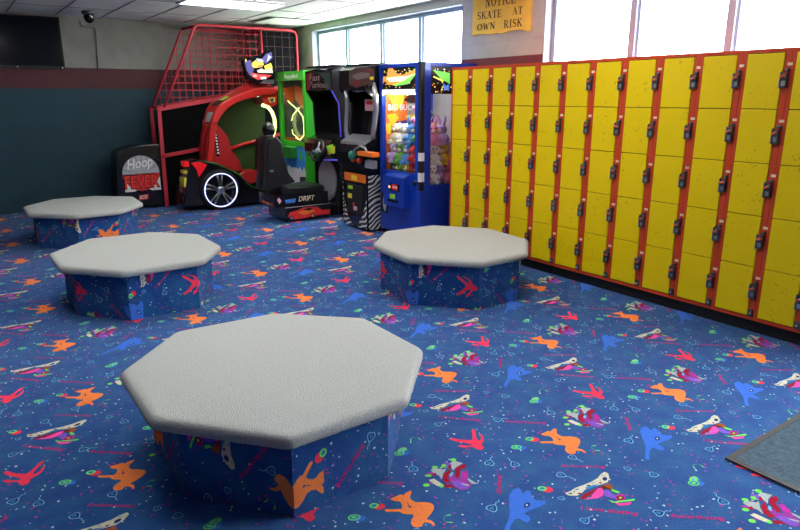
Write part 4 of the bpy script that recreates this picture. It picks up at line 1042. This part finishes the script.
# ------------------------------------------------------------------ green cabinet
GX = 4.30; gya, gyb = 8.50, 9.42
t = thing('arcade_cabinet', (4.65, 8.95, 0), 'tall bright green arcade cabinet with a lit glass front', 'arcade machine')
w = .075
s = MB()
s.box(GX, GX+.06, gya, gya+w, .05, 1.86, 'cab_green'); s.box(GX, GX+.06, gyb-w, gyb, .05, 1.86, 'cab_green')
s.box(GX, GX+.06, gya+w, gyb-w, .90, .97, 'cab_green'); s.box(GX, GX+.06, gya+w, gyb-w, .05, .30, 'cab_green')
s.prism([(GX+.06, .05), (5.0, .05), (5.0, 1.99), (GX+.06, 1.99)], 1, gya, gya+.03, 'cab_green'); s.prism([(GX+.06, .05), (5.0, .05), (5.0, 1.99), (GX+.06, 1.99)], 1, gyb-.03, gyb, 'cab_green')
s.box(GX+.06, 5.0, gya+.03, gyb-.03, 1.96, 1.99, 'cab_green'); s.box(4.9, 5.0, gya+.03, gyb-.03, .05, 1.96, 'black_matt')
s.build('cabinet', t, bevel=.006)
s = MB(); s.box(GX-.02, GX+.06, gya, gyb, 1.86, 1.99, 'cab_green')
A = XP(284.5, 80, GX-.022); Bq = XP(297.5, 79.5, GX-.022); h = XP(284.5, 74.5, GX-.022).z-A.z
s.text('FlappyBird', A, (0, -1, 0), (0, 0, 1), A.y-Bq.y, h, 'white', 0, .03)
s.build('marquee', t, recalc=False)
s = MB(); s.box(GX+.02, GX+.026, gya+w, gyb-w, .97, 1.86, 'cab_glass'); s.build('front_glass', t)
s = MB(); s.box(4.55, 4.57, gya+.03, gyb-.03, .9, 1.95, 'grey_dark'); s.box(GX+.062, 4.55, gyb-.036, gyb-.0305, .9, 1.95, 'grey_dark'); s.box(GX+.062, 4.55, gya+.0305, gya+.036, .9, 1.95, 'grey_dark')
for pts, m_ in [([(283, 88), (296, 86), (303, 96), (303, 112), (295, 104), (287, 100)], 'orange_print'), ([(288, 84), (303, 83), (303, 92), (296, 90)], 'teal_print'), ([(298, 98), (303, 98), (303, 108), (298, 108)], 'grey_light'), ([(299, 120), (303, 119), (303, 130), (299, 130)], 'grey_light'), ([(283, 137), (303, 138), (303, 142), (283, 142)], 'orange_print')]:
    s.poly([YP(x, y, gyb-.038) for x, y in pts], m_, 1)
s.poly([(4.548, gyb-.08, 1.6), (4.548, gya+.1, 1.15), (4.548, gya+.1, 1.42), (4.548, gyb-.3, 1.78), (4.548, gyb-.08, 1.8)], 'orange_print', 0)
s.poly([(4.547, gyb-.15, 1.83), (4.547, gya+.1, 1.55), (4.547, gya+.1, 1.85)], 'teal_print', 0)
s.poly([(4.546, gya+.30, 1.25), (4.546, gya+.14, 1.25), (4.546, gya+.14, 1.5), (4.546, gya+.30, 1.5)], 'grey_light', 0)
s.poly([(4.547, gyb-.1, .98), (4.547, gya+.1, .98), (4.547, gya+.1, 1.04), (4.547, gyb-.1, 1.03)], 'orange_print', 0)
s.build('playfield', t, recalc=False)
s = MB(); s.tube([XP(x, y, 4.45) for x, y in [(283, 90), (286, 99), (291, 104), (298, 110), (303, 117), (304, 125), (304, 135), (300, 140), (296, 138)]], .009, 'neon_lime', 8); s.build('neon_tube', t)
s = MB(); s.tube([XP(x, y, 4.5) for x, y in [(299, 108), (293, 115), (291, 124), (293, 134), (298, 138)]], .007, 'neon_lime', 8); s.build('neon_tube', t)
s = MB(); s.tube([XP(282.5, 92, 4.36), XP(282.8, 128, 4.36)], .012, 'lamp_diffuser', 8); s.build('lamp_tube', t)
s = MB(); s.box(GX+.012, GX+.06, gya+w, gyb-w, .30, .90, 'sky_print')
yl, yr = gyb-w, gya+w
pts = [(yr, .30), (yl, .30), (yl, .48)]+[(yl-(yl-yr)*k/12, .50+.07*abs(math.sin(k*1.3))+.05*(k % 2)) for k in range(1, 12)]+[(yr, .5)]
s.poly([(GX+.010, *p) for p in pts], 'white', 0)
s.poly([(GX+.008, yr+.02, .30), (GX+.008, yr+.22, .30), (GX+.008, yr+.22, .44), (GX+.008, yr+.02, .46)], 'brown_print', 0)
s.box(GX+.006, GX+.012, yr+.12, yr+.20, .70, .84, 'green_print')
s.build('lower_panel', t, recalc=False)
s = MB(); a = XP(283.5, 147, 4.22); c = XP(291.5, 158.5, 4.22)
s.prism([(a.y+.015, a.z), (c.y-.015, a.z), (c.y, c.z), (a.y, c.z)], 0, 4.215, GX+.0115, 'bin_green'); s.box(4.205, GX+.0115, a.y+.02, c.y-.02, a.z, a.z+.02, 'green_print')
s.build('ticket_bin', t, bevel=.005)

# ------------------------------------------------------------------ red racing car machine
CY0, CY1 = 9.15, 9.64
t = thing('racing_car_machine', (3.4, 9.5, 0), 'red racing car arcade ride with lit wheel and curved roof arch', 'arcade machine')
def yy(pts, Y=CY0): return [(lambda q: (q.x, q.z))(YP(x, y, Y)) for x, y in pts]
hull = yy([(185, 205), (186, 190), (188, 172), (191, 163), (200, 160.5), (208, 161), (217, 163.5), (226, 167.5), (234, 171), (241, 175.5), (247, 183), (256, 187.5), (268, 190), (275, 191), (276.5, 196), (276.5, 207), (185, 207)])
hull = [(x, max(z, .03)) for x, z in hull]
s = MB(); s.prism(hull, 1, CY0+.02, CY1, 'black_gloss', True); bd = s.build('body', t, bevel=.012)
s = MB(); s.tube([YP(x, y, CY0+.015) for x, y in [(204, 161.5), (217, 164), (226, 168), (234, 171.5), (241, 176), (247, 183.5), (256, 188), (268, 190.5)]], .010, 'bin_green', 6); s.build('body_trim', bd)
# rear lamps and plates on the tail
s = MB(); s.prism(yy([(191.5, 163), (200, 162), (207, 164.5), (204, 170), (199, 177), (197, 170)]), 1, CY0-.002, CY0+.03, 'tail_red'); s.build('tail_lamp', bd)
xr = YP(187.5, 175, CY0+.1).x
def rear(mb, z0, z1, y0, y1, m, dx=.0): mb.box(xr-.05-dx, xr+.02, y0, y1, z0, z1, m)
s = MB(); rear(s, .66, .73, CY0+.04, CY0+.20, 'tail_red'); s.build('tail_lamp', bd)
s = MB(); rear(s, .56, .60, CY0+.03, CY0+.22, 'plate_yellow', .01); rear(s, .37, .50, CY0+.03, CY0+.24, 'plate_yellow', .03); rear(s, .40, .47, CY0+.08, CY0+.19, 'lime_print', .033); s.build('number_plate', bd)
s = MB(); rear(s, .17, .25, CY0+.03, CY0+.14, 'tail_red', .03); s.build('tail_reflector', bd)
# wheel
wc = YP(220.7, 190, CY0-.02); n = Vector((0, -1, 0)); R_ = .297
s = MB(); s.lathe(wc+Vector((0, .12, 0)), n, [(.001, 0), (R_-.02, 0), (R_, .03), (R_, .11), (R_-.015, .135), (R_-.05, .14), (.235, .13), (.235, .06), (.001, .06)], 'tyre', 40); wo = s.build('wheel', t)
s = MB(); s.lathe(wc, n, [(.238, .012), (.250, .012), (.250, .03), (.238, .03), (.238, .012)], 'led_white', 40); s.build('led_ring', wo)
s = MB()
for k in range(5):
    for d in (-.16, .16):
        a0 = PI/2+k*2*PI/5+d*1.2; a1 = PI/2+k*2*PI/5+d*.95
        s.tube([wc+Vector((.05*math.cos(a0), -.005, .05*math.sin(a0))), wc+Vector((.232*math.cos(a1), .0, .232*math.sin(a1)))], [.013, .017], 'rim_metal', 6)
s.lathe(wc, n, [(.06, -.01), (.06, .01), (.03, .025), (.001, .025)], 'silver', 16)
s.build('rim', wo)
# cockpit: far side panel, seat, console
s = MB(); inner = yy([(205, 165), (205, 130), (214, 113), (224, 101), (238, 93), (256, 89), (264, 90), (265, 110), (265, 190), (241, 185)], CY1-.03)
s.prism(inner, 1, CY1-.03, CY1-.005, 'cockpit_glow'); s.build('cockpit_panel', t)
s = MB(); s.tube([YP(x, y, CY1-.06) for x, y in [(226, 150), (244, 144), (262, 140)]], .03, 'car_red', 8); s.build('door_rail', t)
s = MB(); s.prism(yy([(207, 166), (206, 150), (208, 135), (211, 126), (217, 125), (221, 128), (228, 137), (231, 150), (239, 160), (243, 172), (230, 170)], CY0+.1), 1, CY0+.10, CY0+.22, 'seat_red', True)
s.prism(yy([(211, 166), (210, 150), (212, 135), (215, 127), (221, 128), (225, 140), (229, 152), (237, 162), (241, 173)], CY0+.22), 1, CY0+.22, CY1-.17, 'seat_red', True)
s.prism(yy([(207, 166), (206, 150), (208, 135), (211, 126), (217, 125), (221, 128), (228, 137), (231, 150), (239, 160), (243, 172), (230, 170)], CY0+.1), 1, CY1-.17, CY1-.06, 'seat_red', True)
sk = s.build('seat_back', t, bevel=.02)
s = MB(); s.prism(yy([(213.5, 129), (216, 128.5), (218.5, 143), (219.5, 156), (217, 157), (215, 143)], CY0+.097), 1, CY0+.094, CY0+.101, 'black_gloss')
for k in range(7):
    c0 = YP(215.8+k*.42, 135+k*3.0, CY0+.092); s.disc(c0, (0, 1, 0), .016, 'white', 6)
s.build('seat_decal', sk)
s = MB(); s.prism(yy([(236, 176), (243, 171), (258, 170.5), (263, 174), (262, 181), (250, 184), (243, 180)], CY0+.1), 1, CY0+.08, CY1-.08, 'seat_red', True); s.build('seat_cushion', t, bevel=.02)
# roof arch: two beams and the curved roof skin between them
near_o = [(211.5, 122), (215.5, 112), (219.6, 105.5), (226, 100.5), (233, 97), (243, 92.5), (254, 89), (265, 87.5), (276.5, 88)]
near_i = [(276.5, 94), (265, 95), (254, 97.5), (245, 99.5), (236, 103), (230, 106.5), (225.6, 110.8), (221, 116.5), (217.6, 123)]
far_o = [(203.5, 121), (206, 111), (209.5, 104.5), (216, 99.5), (223.6, 95.5), (232, 90.5), (243, 85), (256, 81.8), (269, 84)]
far_i = [(269, 90), (256, 89), (244, 92), (235, 97), (227, 102), (220, 106), (214.5, 111), (211, 116), (208.5, 123)]
s = MB(); s.prism(yy(near_o+near_i, CY0), 1, CY0, CY0+.10, 'car_red', True); s.build('arch_beam', t, bevel=.012)
s = MB(); s.prism(yy(far_o+far_i, CY1-.03), 1, CY1-.10, CY1, 'car_red', True); s.build('arch_beam', t, bevel=.012)
def loft(mb, A, Ya, B, Yb, th, m):
    """curved sheet of thickness th between two profiles"""
    a = yy(A, Ya); b_ = yy(B, Yb); n_ = len(a); vs = []
    for d in (0, th):
        vs += [(p[0]+d*.5, Ya, p[1]-d) for p in a]+[(p[0]+d*.5, Yb, p[1]-d) for p in b_]
    fs = []
    for k in range(n_-1):
        fs += [(k, k+1, n_+k+1, n_+k), (2*n_+k, 3*n_+k, 3*n_+k+1, 2*n_+k+1), (k, 2*n_+k, 2*n_+k+1, k+1), (n_+k, n_+k+1, 3*n_+k+1, 3*n_+k)]
    fs += [(0, n_, 3*n_, 2*n_), (n_-1, 3*n_-1, 4*n_-1, 2*n_-1)]
    mb.add(vs, fs, m, False)
s = MB(); loft(s, [(x+.6, y+1) for x, y in near_o], CY0+.101, [(x+.6, y+1) for x, y in far_o], CY1-.101, .03, 'car_red'); s.build('roof_skin', t)
def skin_pt(k, f):
    a = Vector(YP(near_o[k][0]+.6, near_o[k][1]+1, CY0+.101)); c_ = Vector(YP(far_o[k][0]+.6, far_o[k][1]+1, CY1-.101))
    return a+(c_-a)*f+Vector((-.006, 0, .006))
for k, f0, f1, m_ in ((0, .15, .85, 'grey_light'), (2, .1, .9, 'brown_print'), (3, .3, .7, 'lime_print')):
    s = MB(); P4 = [skin_pt(k, f0), skin_pt(k+1, f0), skin_pt(k+1, f1), skin_pt(k, f1)]
    if m_ == 'lime_print': P4 = [p+Vector((-.004, 0, .006)) for p in P4]
    s.add(P4, [(0, 1, 2, 3)], m_); s.build('arch_decal', t, recalc=False)
s = MB(); s.prism(yy([(203.5, 120), (209, 120), (213, 145), (216, 165), (203, 165), (202.5, 150)], CY1-.1), 1, CY1-.10, CY1-.04, 'car_red'); s.build('rear_pillar', t, bevel=.01)
s = MB(); s.prism(yy([(211.5, 121), (217.6, 122), (214, 150), (212, 163), (207, 163)], CY0+.03), 1, CY0+.03, CY0+.09, 'car_red'); s.build('rear_pillar', t, bevel=.01)
# front console with the screen housing
s = MB(); s.prism(yy([(259, 95), (275.5, 92), (276, 104), (271, 107), (264, 104)], CY0+.1), 1, CY0+.05, CY1-.05, 'car_red')
hs = s.build('screen_housing', t, bevel=.01)
s = MB(); s.prism(yy([(268, 98), (275, 97), (275, 102), (270, 103)], CY0+.05), 1, CY0+.043, CY0+.049, 'yellow_print'); s.prism(yy([(269, 99), (274, 98), (272, 103)], CY0+.05), 1, CY0+.040, CY0+.043, 'purple_print'); s.build('housing_decal', hs)
s = MB(); c0 = YP(257.5, 94, CY0+.03); s.ball(c0, (.035, .02, .045), 'lamp_lime', 10, 8); s.build('signal_lamp', hs)
s = MB(); s.tube([YP(x, y, CY0+.12) for x, y in [(262, 105), (268, 107), (272, 112), (274.5, 119), (275, 127), (273.5, 134), (270, 138)]], .026, 'neon_lime', 10); s.build('neon_arc', t)
s = MB(); s.prism(yy([(264, 140), (271, 136), (276, 140), (276, 196), (262, 196)], CY0+.1), 1, CY0+.06, CY1-.06, 'black_matt'); cs = s.build('console', t, bevel=.015)
for x, y, m_ in ((273.5, 138, 'lamp_amber'), (275.5, 146, 'lamp_amber'), (275, 151, 'tail_red')):
    s = MB(); s.ball(YP(x, y, CY0+.055), (.025, .015, .03), m_, 8, 6); s.build('console_lamp', cs)
# marquee above the roof
Ym = CY0+.12
s = MB(); mk = [(242.5, 61), (247, 57.5), (253, 57.5), (258, 55.5), (262, 56), (265, 51.5), (270.5, 49.5), (273, 51), (276, 73), (274, 79.5), (264, 80), (261, 83), (255, 82.5), (250, 79.5), (247, 79)]
s.prism(yy(mk, Ym), 1, Ym, Ym+.07, 'black_net')
mo = s.build('marquee', t, bevel=.006)
s = MB()
for lay, pts, m_ in [(1, [(244.5, 61), (251, 60), (254, 70), (250, 76), (246.5, 70)], 'purple_print'), (1, [(261, 60), (266, 54), (271.5, 52), (272.5, 58), (266, 64)], 'purple_print'), (2, [(252, 63), (256, 60), (258, 63), (262, 61), (264, 64), (262, 67), (254, 68), (252, 66)], 'yellow_print'),
                     (3, [(256, 58.5), (262, 59), (264, 61.5), (258, 62.5)], 'grey_light'), (2, [(257, 70.5), (262, 68.5), (264, 70), (271.5, 66), (272.8, 73), (264, 73), (258, 72.5)], 'plate_cream'), (3, [(264, 66), (271, 63), (272.5, 68), (266, 71)], 'yellow_print'),
                     (1, [(249, 72), (258, 74), (272, 75), (268, 78), (258, 80), (252, 77)], 'red_print'), (3, [(260, 77), (266, 76.5), (266.5, 79), (261, 79.5)], 'white'), (2, [(253, 75), (256, 74.5), (257, 77), (254, 77)], 'pink_print'),
                     (3, [(245, 58.8), (246.4, 59), (246.6, 62), (245.4, 61.6)], 'yellow_print'), (3, [(268, 54.5), (271.5, 57), (267, 62)], 'grey_light'), (3, [(258, 65.5), (263, 65), (262, 66.5), (257, 67)], 'red_print')]:
    s.poly([YP(x, y, Ym-.0015*lay) for x, y in pts], m_, 1)
s.build('artwork', mo, recalc=False)
s = MB(); a = YP(262, 83, Ym); s.box(a.x-.03, a.x+.2, Ym+.01, Ym+.3, 1.82, 1.93, 'grey_dark'); s.build('marquee_bracket', t)

# ------------------------------------------------------------------ basketball machine with cage
HY0, HY1 = 9.87, 10.52
t = thing('basketball_machine', (3.3, 10.2, 0), 'red-framed basketball arcade machine with tall wire cage against the back wall', 'arcade machine')
box = yy([(118, 206.5), (117, 160), (117.5, 153.5), (121, 150.5), (129, 148), (138, 146), (147, 145), (160, 144.5), (168, 206.5)], HY0)
box = [(x, max(z, .02)) for x, z in box]
s = MB(); s.prism(box, 1, HY0+.012, HY1-.22, 'black_gloss'); fb = s.build('front_box', t, bevel=.01)
# round emblem
s = MB(); c = YP(141.3, 173.5, HY0+.01); Rl = .262; Ye = HY0+.010
def arc(r, a0, a1, n=20): return [(c.x+r*math.cos(math.radians(a0+(a1-a0)*k/n)), c.z+r*math.sin(math.radians(a0+(a1-a0)*k/n))) for k in range(n+1)]
s.poly([(p[0], Ye, p[1]) for p in arc(Rl, 0, 180)], 'grey_light', 1)
for k in range(9):
    a0 = 8+k*20
    s.poly([(c.x+p[0], Ye-.001, c.z+p[1]) for p in [(.03*math.cos(math.radians(a0)), .03*math.sin(math.radians(a0))), (Rl*.97*math.cos(math.radians(a0+14)), Rl*.97*math.sin(math.radians(a0+14))), (Rl*.97*math.cos(math.radians(a0+21)), Rl*.97*math.sin(math.radians(a0+21)))]], 'grey_panel', 1)
s.poly([(c.x-Rl*.95, Ye, c.z-.26), (c.x+Rl*1.0, Ye, c.z-.26), (c.x+Rl*1.0, Ye, c.z-.02), (c.x-Rl*.95, Ye, c.z-.02)], 'white', 1)
s.poly([(p[0], Ye-.001, p[1]) for p in [(c.x-Rl, c.z-.005), (c.x-Rl, c.z-.06)]+arc(Rl*.97, 200, 340, 14)+[(c.x+Rl, c.z-.06), (c.x+Rl, c.z-.005)]], 'red_print', 1)
s.poly([(c.x-.12, Ye-.0005, c.z-.262), (c.x+.14, Ye-.0005, c.z-.262), (c.x+.06, Ye-.0005, c.z-.225), (c.x-.05, Ye-.0005, c.z-.225)], 'black_gloss', 1)
s.text('FEVER', (c.x-Rl*.97, Ye-.002, c.z-.225), (1, 0, 0), (0, 0, 1), Rl*1.94, .215, 'black_gloss', 0, .05)
s.text('FEVER', (c.x-Rl*.97+.015, Ye-.003, c.z-.21), (1, 0, 0), (0, 0, 1), Rl*1.94-.03, .185, 'red_bright', 0, .02)
s.text('Hoop', (c.x-Rl*.72, Ye-.002, c.z+.015), (1, 0, .13), (0, 0, 1), Rl*1.40, .19, 'white', .2, .012)
s.build('emblem', fb, recalc=False)
s = MB(); q = YP(143.7, 197, Ye-.001)
s.poly([(q.x-.075, Ye, q.z-.045), (q.x+.07, Ye, q.z-.035), (q.x+.075, Ye, q.z+.04), (q.x-.06, Ye, q.z+.03)], 'red_print', 1)
s.text('ICE', (q.x-.055, Ye-.001, q.z-.025), (1, 0, 0), (0, 0, 1), .11, .05, 'white', .2, .02); s.build('maker_badge', fb, recalc=False)
def bar(mb, p, q, w, m):
    """rectangular bar in the near/far side plane"""
    pass
def rail(name, pts, Y, w, dep=.05):
    P = [YP(x, y, HY0) for x, y in pts]
    s = MB()
    for a, c_ in zip(P[:-1], P[1:]):
        d = Vector((c_.x-a.x, 0, c_.z-a.z)).normalized(); nn = Vector((-d.z, 0, d.x))*w/2
        q = [(a+nn), (c_+nn), (c_-nn), (a-nn)]
        s.prism([(v.x, max(v.z, .004)) for v in q], 1, Y, Y+dep, 'hoop_red')
    return s.build(name, t, bevel=.004)
for Y in (HY0-.035, HY1-.0):
    k_ = 9 if Y > HY0 else 0
    rail('post', [(158.5+k_*.5, 109.5), (166.8+k_*.5, 207)], Y, .055, .035)
    rail('side_rail', [(156.5+k_*.5, 109.6), (215, 99.2), (300, 84)], Y, .058, .035)
    rail('side_rail', [(161+k_, 156.3-k_*.18), (230, 143.5), (302, 130)], Y, .055, .035)
def pp(x, y): q = YP(x, y, HY0); return (q.x, q.z)
for Y in (HY0+.001, HY1-.02):
    k_ = 9 if Y > HY0+.1 else 0
    s = MB(); s.prism([pp(159+k_, 112), pp(298, 86), pp(304, 128), pp(162+k_, 155.5)], 1, Y, Y+.012, 'black_net'); s.build('upper_side_panel', t)
    s = MB(); s.prism([pp(163+k_, 159.5), pp(304, 132), (pp(304, 132)[0], .02), (pp(166+k_, 206)[0], .02)], 1, Y, Y+.012, 'black_net'); s.build('lower_side_panel', t)
xe = 4.87
cage = [(2.67, 1.47), (3.20, 2.60), (3.235, 2.645), (3.29, 2.66), (4.78, 2.66), (4.85, 2.635), (xe, 2.57), (xe, 1.76)]
for Y in (HY0-.02, HY1-.03):
    s = MB(); s.tube([(x, Y, z) for x, z in cage], .019, 'hoop_red', 10); s.build('cage_tube', t)
    s = MB(); s.tube([(4.257, Y, 2.65), (4.257, Y, 1.69)], .018, 'hoop_red', 8); s.build('cage_tube', t)
    g = MB()
    zr = lambda x: 1.455+(x-2.66)*.15
    xl = lambda z: 2.70+(z-1.50)*.45 if z < 2.6 else 3.2
    x = 2.80
    while x < 4.25:
        zt_ = min(2.65, 1.50+(x-2.70)/.45*1.0) if x < 3.2 else 2.65
        if zt_ > zr(x)+.05: g.tube([(x, Y, zr(x)), (x, Y, zt_)], .0045, 'hoop_red', 4, caps=False)
        x += .105
    z = 1.62
    while z < 2.62:
        x1_ = min(4.25, 2.66+(z-1.455)/.15)
        if x1_ > xl(z)+.05: g.tube([(xl(z), Y, z), (x1_, Y, z)], .0045, 'hoop_red', 4, caps=False)
        z += .105
    g.build('wire_mesh', t)
for x, z in ((2.67, 1.47), (3.235, 2.645), (4.257, 2.65), (4.85, 2.635)):
    s = MB(); s.tube([(x, HY0-.02, z), (x, HY1-.03, z)], .018, 'hoop_red', 8); s.build('cross_bar', t)
s = MB(); s.box(4.275, 4.845, HY0+.0, HY0+.004, 1.76, 2.63, 'black_net')
for k in range(6): s.box(4.275, 4.845, HY0-.004, HY0, 1.80+k*.15, 1.803+k*.15, 'brown_print')
for k in range(4): s.box(4.36+k*.13, 4.363+k*.13, HY0-.004, HY0, 1.76, 2.63, 'brown_print')
s.build('side_screen', t)
s = MB(); s.box(4.76, 4.80, HY0+.03, HY1-.05, 1.75, 2.6, 'black_gloss'); s.build('backboard', t)
s = MB(); hc = Vector((4.58, (HY0+HY1)/2, 1.92)); s.tube([hc+Vector((.16*math.cos(2*PI*k/24), .16*math.sin(2*PI*k/24), 0)) for k in range(24)], .012, 'orange_print', 8, closed=True); s.tube([hc+Vector((.16, 0, 0)), Vector((4.76, hc.y, 1.92))], .012, 'orange_print', 8); s.build('hoop', t)
s = MB(); s.prism([(2.45, .80), (4.75, 1.05), (4.75, 1.02), (2.45, .77)], 1, HY0+.02, HY1-.04, 'grey_dark'); s.build('ball_ramp', t)
for x in (2.4, 4.80):
    s = MB(); s.box(x, x+.05, HY0+.02, HY1-.03, .001, .05, 'black_matt'); s.build('foot', t)

# ------------------------------------------------------------------ daylight and view
w = bpy.data.worlds.new('overcast'); SC.world = w; w.use_nodes = True
nt = w.node_tree; bg = nt.nodes['Background']; bg.inputs['Strength'].default_value = 16.0
tc = nt.nodes.new('ShaderNodeTexCoord'); sp = nt.nodes.new('ShaderNodeSeparateXYZ'); rp = nt.nodes.new('ShaderNodeValToRGB')
nt.links.new(tc.outputs['Generated'], sp.inputs['Vector']); nt.links.new(sp.outputs['Z'], rp.inputs['Fac'])
rp.color_ramp.elements[0].position = 0.; rp.color_ramp.elements[0].color = (.5, .5, .48, 1)
rp.color_ramp.elements[1].position = .02; rp.color_ramp.elements[1].color = (.93, .97, 1., 1)
nt.links.new(rp.outputs['Color'], bg.inputs['Color'])
SC.view_settings.view_transform = 'Standard'; SC.view_settings.look = 'None'; SC.view_settings.gamma = 1
SC.view_settings.use_curve_mapping = False
SC.view_settings.exposure = 0.72
SC.cycles.use_denoising = True
SC.cycles.max_bounces = 10; SC.cycles.transparent_max_bounces = 12; SC.cycles.sample_clamp_indirect = 6
